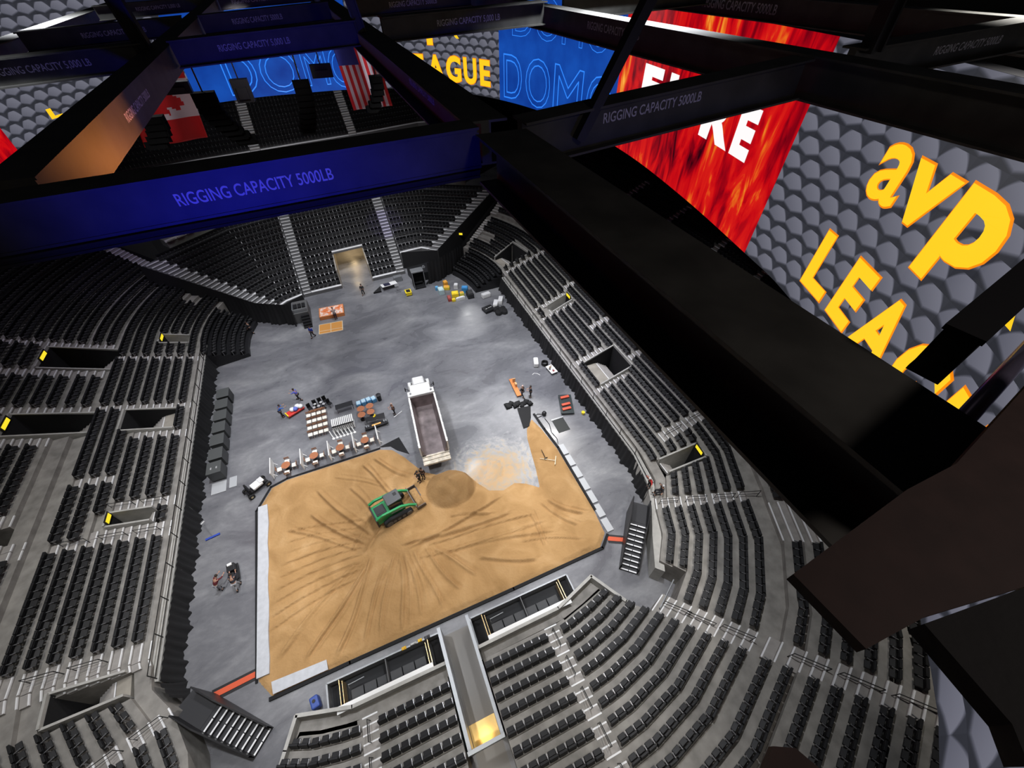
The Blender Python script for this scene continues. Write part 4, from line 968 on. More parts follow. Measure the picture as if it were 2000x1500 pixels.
# tipped heap is moister, browner sand; shade is painted into the rut troughs
ca = so.data.color_attributes.new('damp_rut_shade', 'FLOAT_COLOR', 'POINT')
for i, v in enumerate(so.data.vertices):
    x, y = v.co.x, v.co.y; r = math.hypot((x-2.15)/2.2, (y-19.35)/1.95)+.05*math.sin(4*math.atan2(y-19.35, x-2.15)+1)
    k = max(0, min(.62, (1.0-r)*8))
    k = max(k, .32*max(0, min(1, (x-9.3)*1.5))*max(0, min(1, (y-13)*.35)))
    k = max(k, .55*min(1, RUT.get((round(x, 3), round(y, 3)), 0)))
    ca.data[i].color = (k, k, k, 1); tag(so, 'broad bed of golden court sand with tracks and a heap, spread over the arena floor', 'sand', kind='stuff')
# black liner edging
def ribbon(name, pts, w_, z0, z1, m, label, cat):
    mb = MB()
    for a, b_ in zip(pts[:-1], pts[1:]):
        a, b_ = Vector(a), Vector(b_); d = (b_-a).normalized(); n_ = Vector((-d.y, d.x))*w_/2; a = a-d*.05; b_ = b_+d*.05
        mb.prism([tuple(a-n_), tuple(b_-n_), tuple(b_+n_), tuple(a+n_)], z0, z1)
    return tag(mb.build(name, m), label, cat)
ribbon('sand_liner', [(-13.0, 9.3), (-8, 9.34), (4, 9.34), (11.8, 9.4), (12.75, 10.2)], .22, 0.001, .16, M['black'], 'black liner edge along the near side of the sand', 'liner')
ribbon('sand_liner', [(-13.82, 10.6), (-13.98, 23.7), (-12.8, 25.72), (-11.4, 26.1), (-3.0, 26.14)], .14, 0.001, .10, M['black'], 'black liner edge round the left and far sides of the sand', 'liner')
ribbon('sand_liner', [(12.95, 12.5), (13.0, 19.5), (12.75, 22), (12.6, 24.2)], .2, 0.001, .14, M['black'], 'black liner edge along the right side of the sand', 'liner')
geo = mat('geotextile_white', (.50, .51, .53), .9, noise=(3, .08))
def sheet(name, poly, label, cat, z=.2, t_=.012, m=geo, group=None):
    o = MB().prism(poly, z, z+t_).build(name, m); return tag(o, label, cat, group)
strip = MB()
for i in range(14):
    y0, y1 = 10.75+i*.94, 10.75+(i+1)*.94; w0 = .04*math.sin(i*1.7)
    strip.prism([(-13.75, y0), (-12.98+w0, y0), (-12.98+.04*math.sin((i+1)*1.7), y1), (-13.75-.0, y1)], .012, .265)
tag(strip.build('fabric_strip', geo), 'long white fabric strip along the left edge of the sand', 'fabric')
sheet('fabric_sheet', [(-12.75, 9.45), (-9.35, 9.46), (-9.40, 10.08), (-12.85, 10.2)], 'white fabric sheet at the near left corner of the sand', 'fabric', .24, .03)
# black tarp bundle and tongue at the sand's far right tip
tb_ = MB(); poly = [(11.3, 25.6), (10.85, 22.95), (11.5, 22.95), (12.1, 23.9), (12.75, 25.4)]
tb_.prism(poly, .04, .10); t = thing('black_tarp', 'black tarpaulin tongue and crumpled heap at the far right tip of the sand', 'tarp', (0, 0, 0)); tb_.build('tarp_sheet', M['black'], t)
lump = MB()
for k in range(9):
    a = k/8; lump.box((10.6+2.2*a, 26.3-.45*a+.2*math.sin(k*2.1), .14+.08*math.sin(k)), (.75-.2*a, .55+.3*math.cos(k*1.7)*(1-a), .28), rz=k*.8, rx=.3*math.sin(k*3), ry=.25*math.cos(k*2), taper=.6)
lump.build('crumpled_heap', M['black'], t, smooth=True)
o = MB().prism([(-3.0, 26.3), (-1.0, 26.75), (-.5, 24.4), (-1.5, 25.3), (-2.0, 26.0)], .02, .07).build('liner_flap', M['black']); tag(o, 'black triangular liner flap at the far left corner of the sand by the truck', 'liner')
# row of pale pads along the right edge of the sand
for i in range(7):
    y = 19.45-i*1.36; x = 13.35+.02*i
    o = MB().box((0, 0, .06), (.62, 1.18, .12)).build('foam_pad', mat('pale_pad', (.44, .45, .46), .7), bevel=.02); o.location = (x-.02*i*i*.4, y-.35, 0)
    tag(o, 'pale grey flat pad beside the right sand edge, %s from the far end' % ORD[i+1], 'pad', 'pale pads beside the sand')
for (p, sx, sy, lb) in (((-17.1, 27.5), 1.2, 1.2, 'large square white mat on the floor by the left drape'), ((-15.95, 27.65), .62, 1.15, 'narrow white mat right of the square white mat')):
    o = MB().box((0, 0, .03), (sx, sy, .06)).build('floor_mat', mat('mat_white', (.42, .43, .44), .7)); o.location = (*p, 0); tag(o, lb, 'mat')
# ---------------------------------------------------------------- dump truck
def dump_truck():
    t = thing('dump_truck', 'white dump truck tipping sand, parked with its tailgate to the sand', 'truck', (2.12, 27.1, 0), math.radians(-4.4))
    W = M['white']; wt = mat('truck_white', (.80, .80, .78), .35)
    inner = mat('bed_interior_steel', (.24, .20, .20), .36, .6, noise=(.8, .5))
    L0, L1, w2 = -4.6, 1.75, 1.24; zb, zt = 1.15, 2.75
    b0 = MB()
    for s in (-1, 1):
        b0.box((s*w2, (L0+L1)/2, (zb+zt)/2), (.09, L1-L0, zt-zb)); b0.box((s*w2, (L0+L1)/2, zt), (.16, L1-L0, .12))
        for k in range(7): b0.box((s*(w2+.07), L0+.4+k*.93, (zb+zt)/2), (.08, .12, zt-zb))
    b0.box((0, L1, 2.05), (2*w2, .1, 1.8)); b0.box((0, L1+.28, 2.93), (2*w2+.12, .62, .07)); b0.box((0, L1, 2.85), (2*w2+.1, .14, .2))
    b0.build('bed_body', wt, t)
    fl = MB().prism([(-w2, L0), (w2, L0), (w2, L1), (-w2, L1)], zb, zb+.08)
    for s in (-1, 1): fl.sideprism([(s*(w2-.04), zt-.06), (s*(w2-.42), zb+.06), (s*(w2-.04), zb+.06)], L0, L1-.05)
    fl.box((0, L1-.08, 1.95), (2*w2-.1, .05, 1.6)); fl.build('bed_lining', inner, t)
    tg = MB().box((0, L0-.45, 1.28), (2*w2, 1.1, .08)).box((0, L0-.1, 1.36), (2*w2, .08, .12)).box((0, L0-.5, 1.36), (2*w2, .07, .10)).box((0, L0-.95, 1.36), (2*w2, .08, .12))
    tg.build('tailgate', mat('tailgate_dusty_white', (.62, .56, .46), .7, noise=(2.5, .35)), t)
    cab = MB(); prof = [(2.15, 1.0), (2.15, 2.7), (2.35, 2.85), (3.35, 2.82), (3.95, 2.05), (4.2, 1.95), (4.2, 1.0)]
    n = len(cab.v)
    for x in (-1.08, 1.08):
        for (y, z) in prof: cab.v.append((x*(.93 if z > 2.3 else 1), y, z))
    k = len(prof); cab.f += [tuple(range(n, n+k)), tuple(range(n+2*k-1, n+k-1, -1))]+[(n+i, n+k+i, n+k+(i+1) % k, n+(i+1) % k) for i in range(k)]
    cab.build('cab', wt, t, bevel=.07)
    MB().box((0, 3.68, 2.45), (1.75, .03, .78), rx=.66).build('windshield', mat('pale_reflecting_glass', (.55, .55, .55), .1, .3), t)
    hd = MB().box((0, 4.85, 1.45), (1.45, 1.5, .85), taper=.8).box((0, 5.5, 1.2), (1.2, .35, .6), taper=.85); hd.build('hood', wt, t, bevel=.12)
    gr = MB().box((0, 5.72, 1.15), (1.0, .06, .6)); gr.build('grille', M['grey2'], t); MB().box((0, 5.85, .62), (2.2, .22, .32)).build('bumper', M['grey2'], t, bevel=.04)
    MB().box((0, 2.45, 2.9), (1.9, .6, .06)).build('roof_fairing', wt, t)
    for s in (-1, 1):
        MB().box((s*.98, 5.0, 1.05), (.42, 1.15, .5), taper=.75).build('fender', wt, t, bevel=.08)
        m_ = MB().tube([(s*1.05, 3.6, 1.9), (s*1.42, 3.7, 2.1)], .03, 5).box((s*1.47, 3.7, 2.05), (.10, .14, .5)); m_.build('side_mirror', M['dark'], t)
        MB().lathe([(.10, 0), (.10, 2.3)], (s*1.02, 2.0, .8), 8).build('exhaust_stack', M['grey2'], t)
        for y in (4.95, -.9, -2.25, -3.6 if s else 0):
            wh = MB(); wh.lathe([(.25, -.14), (.50, -.14), (.53, -.08), (.53, .08), (.50, .14), (.25, .14)], (0, 0, 0), 18)
            o = wh.build('wheel', mat('tyre_rubber', (.012, .012, .012), .8), t); o.location = (s*1.02, y, .53); o.rotation_euler = (0, PI/2, 0)
            MB().lathe([(.05, -.15), (.24, -.15), (.24, .15), (.05, .15)], (0, 0, 0), 12).build('hub', M['grey2'], o)
    MB().box((0, .2, .88), (.9, 10.2, .32)).build('chassis_frame', M['dark'], t)
    MB().lathe([(.27, 0), (.27, 1.1)], (1.15, 1.3, .5), 10).build('air_tank', M['grey2'], t)
    return t
dump_truck()
# ---------------------------------------------------------------- compact track loader
def loader():
    G = mat('machine_green', (.03, .33, .11), .4); K = mat('machine_black', (.03, .032, .035), .5)
    R = mat('roof_dark_grey', (.085, .09, .095), .45)
    t = thing('track_loader', 'green compact track loader with a bucket of sand, working in the middle of the sand', 'loader', (-2.95, 19.0, .17), math.radians(-76.5))
    for s in (-1, 1):
        tr = []
        for k in range(24):
            a = 2*PI*k/24; y = math.cos(a); z = math.sin(a); tr.append((1.05*(1 if y > 0 else -1)*min(1, abs(y)*1.6)+.0, .36+.36*max(-1, min(1, z*1.25))))
        prof = [(-1.15, .18), (-.95, .0), (.95, 0), (1.18, .2), (1.1, .5), (-.6, .78), (-1.1, .6)]
        mb = MB(); n = 0
        for x in (s*.62, s*.95):
            for (y, z) in prof: mb.v.append((x, y, z))
        k = len(prof); mb.f = [tuple(range(k)), tuple(range(2*k-1, k-1, -1))]+[(i, k+i, k+(i+1) % k, (i+1) % k) for i in range(k)]
        tk = mb.build('rubber_track', mat('track_rubber', (.018, .018, .02), .8), t, bevel=.05)
        for yy, rr in ((-.75, .25), (.85, .22), (0, .14), (.4, .14), (-.35, .14)):
            o = MB().lathe([(.03, -.02), (rr, -.02), (rr, .02), (.03, .02)], (0, 0, 0), 14).build('track_wheel', M['grey'], tk); o.location = (s*.96, yy, .32); o.rotation_euler = (0, PI/2, 0)
        ar = MB()
        pts = [(-1.45, 1.45), (-1.0, 1.62), (.4, 1.42), (1.0, 1.02), (1.5, .48)]
        for (a, b_) in zip(pts[:-1], pts[1:]):
            ar.box((s*.74, (a[0]+b_[0])/2, (a[1]+b_[1])/2), (.17, math.hypot(b_[0]-a[0], b_[1]-a[1])+.06, .2), rx=math.atan2(b_[1]-a[1], b_[0]-a[0]))
        ar.build('lift_arm', G, t, bevel=.03)
        MB().tube([(s*.55, -.9, .9), (s*.66, .9, .95)], .045, 8).build('hydraulic_cylinder', M['grey2'], t)
    MB().box((0, -.9, .85), (1.25, 1.15, .8)).box((0, -.2, .65), (1.1, 1.9, .5)).build('engine_body', G, t, bevel=.05)
    MB().box((0, -.95, 1.28), (.8, .75, .05)).box((0, -1.0, 1.32), (.6, .5, .03)).build('engine_hood', K, t)
    MB().box((0, -1.5, .8), (1.5, .12, .9)).build('rear_door', K, t, bevel=.03)
    cb = MB()
    for x in (-.42, .42):
        for y in (-.32, .68): cb.box((x, y, 1.45), (.07, .07, 1.0))
    cb.build('cab_post', K, t)
    MB().box((0, .18, 2.0), (1.0, 1.15, .13)).build('cab_roof', R, t, bevel=.06)
    MB().box((-.12, .45, 2.075), (.26, .26, .02)).build('roof_vent', mat('vent_dark', (.02, .02, .02), .6), t)
    MB().box((0, .2, 1.5), (.86, .95, .8)).build('cab_glass', mat('cab_tinted_glass', (.02, .025, .028), .1), t)
    MB().box((0, .1, 1.15), (.5, .5, .5)).build('operator_seat', M['seat'], t)
    bk_ = MB().sideprism([(0, 0), (.7, .0), (.78, .06), (.1, .1), (.03, .62), (-.05, .6)], -.02, .02)
    bu = MB(); prof = [(1.45, .62), (1.5, .02), (2.25, .0), (2.28, .05), (1.56, .08), (1.52, .62)]; n = 0
    for x in (-.98, .98):
        for p in prof: bu.v.append((x, *p))
    k = len(prof); bu.f = [tuple(range(k)), tuple(range(2*k-1, k-1, -1))]+[(i, k+i, k+(i+1) % k, (i+1) % k) for i in range(k)]
    for x in (-.97, .97): bu.box((x, 1.85, .2), (.05, .75, .4))
    b0 = bu.build('bucket', mat('worn_bucket_steel', (.12, .11, .11), .4, .6), t)
    MB().box((0, 1.88, .24), (1.86, .66, .34), taper=.72).build('bucket_sand', mat('bucket_sand', (.36, .21, .085), .95, noise=(6, .2)), b0, bevel=.08)
    MB().box((-.72, -1.42, 1.0), (.1, .06, .12)).build('tail_lamp', mat('lamp_red', (.4, .02, .01), .4), t)
    t.scale = (1.1, 1.1, 1.1)
    return t
loader()
# ---------------------------------------------------------------- furniture of the club area
CH = mat('chair_shell_white', (.80, .76, .66), .5); WD = mat('wood_brown', (.26, .115, .055), .5, noise=(4, .25)); TT = mat('table_top_rust', (.36, .13, .055), .45, noise=(4, .15))
def white_chair():
    t = thing('white_chair', '', 'chair')
    MB().box((0, 0, .47), (.44, .42, .07), taper=.92).build('seat', CH, t, bevel=.02)
    MB().box((0, -.25, .72), (.44, .03, .12), rx=.15).build('backrest', WD, t)
    MB().box((0, -.24, .58), (.42, .03, .04)).box((-.2, -.24, .6), (.03, .03, .3)).box((.2, -.24, .6), (.03, .03, .3)).build('back_frame', WD, t)
    for x in (-.19, .19):
        for y in (-.18, .18): MB().tube([(x, y, 0), (x*.8, y*.8, .44)], .018, 5).build('leg', WD, t)
    return t
wc0 = white_chair(); wfirst = [True]
def put_chair(x, y, rz, label, group, z=0):
    if wfirst[0]: o = wc0; wfirst[0] = False
    else: o = copy_tree(wc0)
    o.location = (x, y, z); o.rotation_euler = (0, 0, rz); o['label'] = label; o['group'] = group; return o
def round_table():
    t = thing('round_table', '', 'table'); MB().lathe([(.02, .72), (.36, .72), (.39, .735), (.39, .755), (.02, .757)], (0, 0, 0), 24).build('tabletop', TT, t)
    MB().lathe([(.05, .03), (.035, .1), (.035, .72)], (0, 0, 0), 10).build('pedestal', M['dark'], t); MB().lathe([(.28, 0), (.27, .03), (.05, .05)], (0, 0, 0), 16).build('base', M['dark'], t)
    return t
rt0 = round_table(); rfirst = [True]
def put_table(x, y, label, group, z=0):
    if rfirst[0]: o = rt0; rfirst[0] = False
    else: o = copy_tree(rt0)
    o.location = (x, y, z); o['label'] = label; o['group'] = group
TP = [(-11.25, 27.1), (-8.78, 27.2), (-6.41, 27.2), (-4.10, 27.15)]; ON = ['leftmost', 'second from left', 'third from left', 'rightmost']
for i, (x, y) in enumerate(TP):
    put_table(x, y, '%s of the four round rust tables between white fences' % ON[i], 'round tables set for guests')
    for (dx, dy, w_) in ((.03, .62, 'far'), (.63, -.02, 'right'), (-.63, -.05, 'left'), (.0, -.64, 'near')):
        put_chair(x+dx, y+dy, math.atan2(dy, dx)+PI/2, 'white chair on the %s side of the %s round table' % (w_, ON[i]), 'white chairs at the round tables')
for i, (x, y) in enumerate(((-3.86, 31.35), (-2.95, 31.4), (-3.90, 30.5), (-2.98, 30.55))):
    put_table(x, y, 'round rust table pushed in a cluster, %s' % ['far left', 'far right', 'near left', 'near right'][i], 'cluster of spare round tables')
for r in range(4):
    for c in range(4):
        put_chair(-8.98+.50*c, 32.75-.88*r, PI, 'spare white chair, %s from left in %s row of the chair block' % (ORD[c+1], ['farthest', 'second farthest', 'second nearest', 'nearest'][r]), 'block of spare white chairs')
# slatted white fence panels
def fence(x, y0, y1, lean, label):
    t = thing('white_fence', label, 'fence', (x, (y0+y1)/2, 0), 0); L0 = y1-y0
    MB().box((0, 0, 1.08), (.07, L0, .07)).box((0, 0, .12), (.06, L0, .06)).build('rail', M['white'], t)
    for k in range(15): MB().box((0, -L0/2+L0*(k+.5)/15, .6), (.06, .115, 1.0)).build('slat', M['white'], t)
    for s in (-.30, .42): MB().tube([(0, s*L0*1.0, 0), (.22, s*L0*1.0, .02), (.02, s*L0*1.0, .35)], .04, 6).build('foot', M['white'], t)
for i, (x, a, b_) in enumerate(((-12.45, 26.4, 28.2), (-9.85, 26.4, 28.2), (-7.4, 26.35, 28.15), (-5.12, 26.35, 28.15), (-2.87, 26.45, 28.3))):
    fence(x, a, b_, 0, 'white slatted fence panel beside the sand, %s from left' % ORD[i+1])
for i in range(12):
    o = thing('stacked_fence_panel', 'spare white fence panel standing in a stack, %s from left' % ORD[i+1], 'fence', (-6.75+i*.175, 30.2, 0), 0, 'stack of white fence panels')
    MB().box((0, 0, 1.0), (.11, 1.1, .1)).box((0, 0, .2), (.08, 1.0, .08)).box((0, -.5, .6), (.11, .1, .9)).build('rail', M['white'], o); MB().box((0, 0, .6), (.03, .95, .8)).build('slats', mat('slats_dull_white', (.6, .6, .6), .6), o)
for i in range(7):
    o = thing('pole_foot', 'white pole with round foot, %s of seven in front of the stacked panels' % ORD[i+1], 'pole foot', (-7.0+i*.34, 29.35, 0), 0, 'white pole feet')
    MB().tube([(0, -.2, .08), (-.22, .45, .5)], .05, 6).build('pole', M['white'], o); MB().lathe([(.14, 0), (.14, .06), (.05, .1)], (0, -.25, 0), 12).build('round_foot', M['white'], o)
# black chairs and glossy tables behind the white chairs
for i, (x, y) in enumerate(((-8.25, 34.0), (-7.7, 34.1), (-7.2, 34.2), (-8.75, 33.7), (-6.8, 33.6))):
    t = thing('black_chair', 'black chair behind the block of white chairs, %s' % ORD[i+1], 'chair', (x, y, 0), .15*i, 'black chairs')
    MB().box((0, 0, .5), (.4, .4, .05)).build('seat', M['seat'], t); MB().box((0, .2, .8), (.38, .05, .5)).build('backrest', M['seat'], t)
    for a in (-.16, .16):
        for b_ in (-.16, .16): MB().tube([(a, b_, 0), (a, b_, .5)], .018, 5).build('leg', M['dark'], t)
for i, (x, y) in enumerate(((-8.3, 33.45), (-7.85, 33.5), (-7.35, 33.6), (-8.2, 33.9), (-7.6, 33.95))):
    t = thing('steel_stool', 'small stool with shiny steel top among the black chairs, %s' % ORD[i+1], 'stool', (x, y, 0), 0, 'steel topped stools')
    MB().lathe([(.02, .68), (.15, .68), (.15, .71), (.02, .71)], (0, 0, 0), 14).build('seat', mat('bright_steel', (.75, .75, .75), .25, .5), t); MB().lathe([(.12, 0), (.03, .03), (.03, .68)], (0, 0, 0), 8).build('stem', M['dark'], t)
def long_table(name, x, y, rz, sx, sy, z, m, label, cat='table', lm='dark'):
    t = thing(name, label, cat, (x, y, 0), rz); MB().box((0, 0, z), (sx, sy, .05)).build('tabletop', m, t, bevel=.01)
    for a in (-1, 1):
        for b_ in (-1, 1): MB().tube([(a*(sx/2-.08), b_*(sy/2-.06), 0), (a*(sx/2-.08), b_*(sy/2-.06), z)], .022, 5).build('leg', M[lm], t)
    return t
long_table('folding_table', -5.4, 32.55, .02, 1.75, .62, .74, M['dark'], 'dark folding table between the black chairs and blue boxes')
for i in range(3):
    long_table('wooden_bench', -8.2, 33.1-.0*i, 0, 1.5, .3, .6, WD, 'dark wooden table edge behind the white chair block') if i == 0 else None
for i, (x, y) in enumerate(((-4.0, 32.5), (-3.48, 32.6), (-2.96, 32.65), (-2.44, 32.6))):
    o = thing('plastic_tub', 'pale blue plastic tub behind the cluster of round tables, %s from left' % ORD[i+1], 'tub', (x, y, 0), .1*i, 'blue tubs')
    MB().box((0, 0, .25), (.44, .55, .5), taper=1.08).build('tub_body', mat('tub_blue', (.12, .36, .62), .5), o, bevel=.03); MB().box((0, 0, .53), (.40, .5, .06)).build('lid', mat('tub_lid', (.45, .62, .72), .4), o, bevel=.02)
t = thing('black_bin', 'tall black bin right of the blue tubs', 'bin', (-1.85, 32.5, 0)); MB().lathe([(.2, 0), (.25, .8), (.27, .85), (.02, .88)], (0, 0, 0), 14).build('bin_body', M['dark'], t)
t = long_table('display_table', -2.7, 29.6, -.03, 1.9, .7, .7, mat('gloss_black', (.03, .03, .032), .15), 'glossy black table with a yellow object on it'); 
y_ = MB().box((0, 0, .08), (.28, .12, .1), rz=.6).box((.08, .1, .14), (.12, .1, .14)).build('yellow_tool', mat('tool_yellow', (.85, .65, .02), .5)); y_.location = (-2.72, 29.72, .73); tag(y_, 'small yellow tool lying on the glossy black table', 'tool')
t = thing('equipment_trolley', 'low dark trolley with orange bar, left of the truck', 'trolley', (-2.75, 28.95, 0), .05)
MB().box((0, 0, .3), (2.3, .45, .12)).build('deck', M['dark'], t); MB().box((0, .0, .42), (.9, .16, .08)).build('orange_bar', mat('bar_orange', (.8, .42, .12), .5), t)
for x in (-1.0, 1.0):
    for y in (-.2, .2): MB().lathe([(.1, -.03), (.1, .03)], (x, y, .1), 10).build('caster', M['grey'], t)
for x in (-.95, -.75, .8, 1.0): MB().box((x, 0, .45), (.12, .25, .25)).build('fitting', M['grey2'], t)
t = thing('floor_board', 'white board lying by the feet of the man left of truck', 'board', (-.45, 29.75, 0), .5); MB().box((0, 0, .04), (1.05, .1, .06)).build('board_plank', mat('board_white', (.6, .6, .6), .5), t)
# black road cases along the left drape
for i in range(7):
    y = 38.75-1.62*i-(.12 if i > 4 else 0); h = 1.25; x = -16.92-.025*i
    t = thing('road_case', 'grey-black road case by the left drape, %s' % ['farthest of seven', 'second farthest', 'third farthest', 'middle one of seven', 'third nearest', 'second nearest', 'nearest of seven'][i], 'case', (x, y, 0), .0, 'road cases')
    MB().box((0, 0, .68), (1.14, 1.28, h-.12)).build('case_body', mat('case_grey' if i else 'case_dark', (.055, .058, .058) if i else (.025, .026, .026), .45), t, bevel=.03)
    MB().box((0, 0, 1.26), (1.18, 1.32, .06)).build('case_lid', mat('case_lid', (.085, .09, .088), .4), t, bevel=.015)
    for a in (-.45, .45):
        for b_ in (-.5, .5): MB().lathe([(.06, -.03), (.06, .03)], (a, b_, .06), 8).build('caster', M['rail'], t)
    if i == 6:
        for a in (-.2, .25): MB().box((a, -.1, 1.31), (.1, .22, .03)).build('latch', mat('latch_bright', (.85, .85, .85), .2, .5), t)
# little utility cart at left
t = thing('utility_cart', 'small white four-wheeled utility cart with black seat, left of the sand', 'cart', (-13.85, 26.0, 0), math.radians(33))
MB().box((.1, 0, .62), (.9, .72, .24)).build('cart_body', M['white'], t, bevel=.06); MB().box((.55, 0, .78), (.4, .6, .06)).build('cargo_bed', mat('bed_white', (.65, .65, .64), .5), t)
MB().box((-.65, 0, .75), (.14, .95, .75), ry=.15).build('seat_back', M['seat'], t, bevel=.03); MB().box((0, 0, .4), (1.9, .55, .14)).build('frame', M['dark'], t)
for x in (-.8, .8):
    for y in (-.48, .48):
        o = MB().lathe([(.08, -.1), (.25, -.1), (.27, 0), (.25, .1), (.08, .1)], (0, 0, 0), 14).build('wheel', mat('tyre_rubber', (.012, .012, .012), .8), t); o.location = (x, y, .27); o.rotation_euler = (PI/2, 0, 0)
        MB().lathe([(.02, -.11), (.11, -.11), (.11, .11), (.02, .11)], (0, 0, 0), 10).build('hub', mat('hub_gold', (.6, .5, .3), .4, .5), o)
t = thing('floor_scrubber', 'blue wide floor squeegee with thin handle lying by the left drape', 'squeegee', (-17.25, 22.65, 0), .15)
MB().box((0, 0, .06), (1.05, .16, .1)).build('squeegee_head', mat('squeegee_blue', (.03, .07, .4), .5), t); MB().tube([(0, 0, .1), (-.3, .9, .3), (-.55, 1.5, .35)], .018, 5).build('handle', M['grey2'], t); MB().box((-.5, 1.55, .36), (.3, .06, .05), rz=.6).build('grip', M['white'], t)
t = thing('stacked_trolley', 'dark trolley piled with gear at the left, one person bending over it', 'trolley', (-15.4, 18.7, 0), .15)
MB().box((0, 0, .3), (.7, 1.3, .1)).build('deck', M['dark'], t); MB().box((0, .25, .6), (.55, .6, .5)).box((-.1, -.3, .5), (.4, .4, .3)).build('gear_pile', M['dark'], t, bevel=.04); MB().box((0, .45, .9), (.3, .2, .12)).build('white_box', M['white'], t)
# things on the right side of the floor
t = thing('white_bench_unit', 'white bench-shaped unit by the right drape', 'bench', (16.0, 31.0, 0), -.35); MB().box((0, 0, .35), (.55, 1.15, .6)).build('unit_body', M['white'], t, bevel=.1)
t = thing('cable_drum', 'coiled black cable and gear right of the white bench unit', 'cable', (16.95, 30.6, 0)); 
for k in range(3): MB().tube([(.35*math.cos(a*PI/5), .35*math.sin(a*PI/5), .1+.13*k) for a in range(10)], .07, 6, close=True).build('coil', M['rail'], t, smooth=True)
t = thing('flatbed_cart', 'white flatbed cart with small goods, by the right drape', 'cart', (17.2, 29.3, 0), .1)
MB().box((0, 0, .3), (.8, 1.35, .08)).build('deck', M['white'], t)
for k in range(5): MB().box((random.uniform(-.25, .25), -.4+.22*k, .42), (.2, .15, .15), rz=k).build('parcel', mat('parcel_%d' % k, [(.4, .1, .1), (.5, .5, .5), (.1, .1, .1), (.3, .2, .1), (.6, .55, .5)][k], .5), t)
for a in (-.3, .3):
    for b_ in (-.5, .5): MB().lathe([(.1, -.03), (.1, .03)], (a, b_, .12), 8).build('caster', M['rail'], t)
o = MB().tube([(14.9, 29.6, .02), (15.2, 29.75, .02), (15.5, 29.55, .02), (15.7, 29.2, .02)], .035, 5).build('white_strap', M['white']); tag(o, 'short white strap lying on the floor near the flatbed cart', 'strap')
t = thing('orange_trolley', 'long narrow orange trolley standing behind the two people in black', 'trolley', (12.25, 28.4, 0), math.radians(-3.5)); OR = mat('trolley_orange', (.62, .20, .05), .5)
MB().box((0, 0, .2), (.5, 2.7, .1)).build('deck', OR, t); MB().box((.12, .75, .5), (.3, .1, .6)).box((.12, .1, .45), (.2, .35, .5)).build('upright', mat('upright_tan', (.62, .36, .16), .5), t)
for b_ in (-1.1, 1.1):
    for a in (-.15, .15): MB().lathe([(.08, -.03), (.08, .03)], (a, b_, .09), 8).build('caster', M['rail'], t)
t = thing('hose_reel_cart', 'dark cart with three orange-red bars, parked by the right drape', 'cart', (16.25, 24.0, 0), math.radians(-20)); RD = mat('bar_red', (.62, .10, .05), .5)
MB().box((0, 0, .25), (1.35, 2.6, .12)).build('deck', mat('cart_dark_green', (.02, .03, .03), .5), t)
for k, y in enumerate((.85, -.15, -.75)): MB().box((-.05, y, .42), (.95, .3, .16), rz=.25).build('red_bar', RD, t, bevel=.03)
for a in (-.55, .55):
    for b_ in (-1.1, 1.1): MB().lathe([(.13, -.05), (.13, .05)], (a, b_, .14), 10).build('caster', M['rail'], t)
t = thing('yellow_bucket', 'small yellow bucket beside the cart with orange-red bars', 'bucket', (17.35, 22.3, 0)); MB().lathe([(.14, 0), (.19, .3), (.02, .3)], (0, 0, 0), 12).build('bucket_body', mat('tool_yellow', (.85, .65, .02), .5), t)
t = thing('floor_mat', 'square black mat framed on the floor right of the sand tip', 'mat', (14.55, 21.85, 0), -.02); MB().box((0, 0, .02), (1.25, 1.6, .04)).build('mat_field', mat('rubber_mat', (.022, .024, .022), .7), t); MB().box((0, .92, .03), (1.4, .15, .05)).build('mat_edge', M['grey2'], t)
t = thing('shop_vacuum', 'round black vacuum with looping hose right of the sand tip', 'vacuum', (13.55, 23.75, 0)); MB().lathe([(.22, 0), (.25, .3), (.18, .45), (.02, .5)], (0, 0, 0), 14).build('drum', M['dark'], t, smooth=True)
MB().tube([(-.2, .1, .1), (-.6, .35, .05), (-.95, .2, .05), (-.8, -.1, .05), (-.3, -.05, .05)], .035, 6).build('hose', M['dark'], t, smooth=True)
o = MB().tube([(13.4, 23.3, .03), (13.5, 22.4, .03), (13.25, 21.4, .03), (13.4, 20.5, .03), (13.2, 19.9, .03)], .03, 5).build('black_cable', M['rail']); tag(o, 'thin black cable running along the floor beside the right sand edge', 'cable')
for i, (pts, hd, lb) in enumerate((([(10.75, 18.9), (12.0, 18.15)], ((11.75, 17.75), (12.25, 18.55)), 'light wooden rake lying on the sand near the right edge'), ([(11.3, 19.75), (11.25, 18.75)], ((11.1, 18.7), (11.45, 18.75)), 'thin dark rake lying above the light wooden rake on the sand'))):
    t = thing('rake', lb, 'rake', (*pts[0], .28)); x0, y0 = pts[0]; mw = mat('pale_wood', (.70, .62, .45), .6) if i == 0 else M['rail']
    MB().tube([(0, 0, .02), (pts[1][0]-x0, pts[1][1]-y0, .02)], .03, 5).build('handle', mw, t); MB().tube([(hd[0][0]-x0, hd[0][1]-y0, .03), (hd[1][0]-x0, hd[1][1]-y0, .03)], .045, 5).build('rake_head', mw, t)
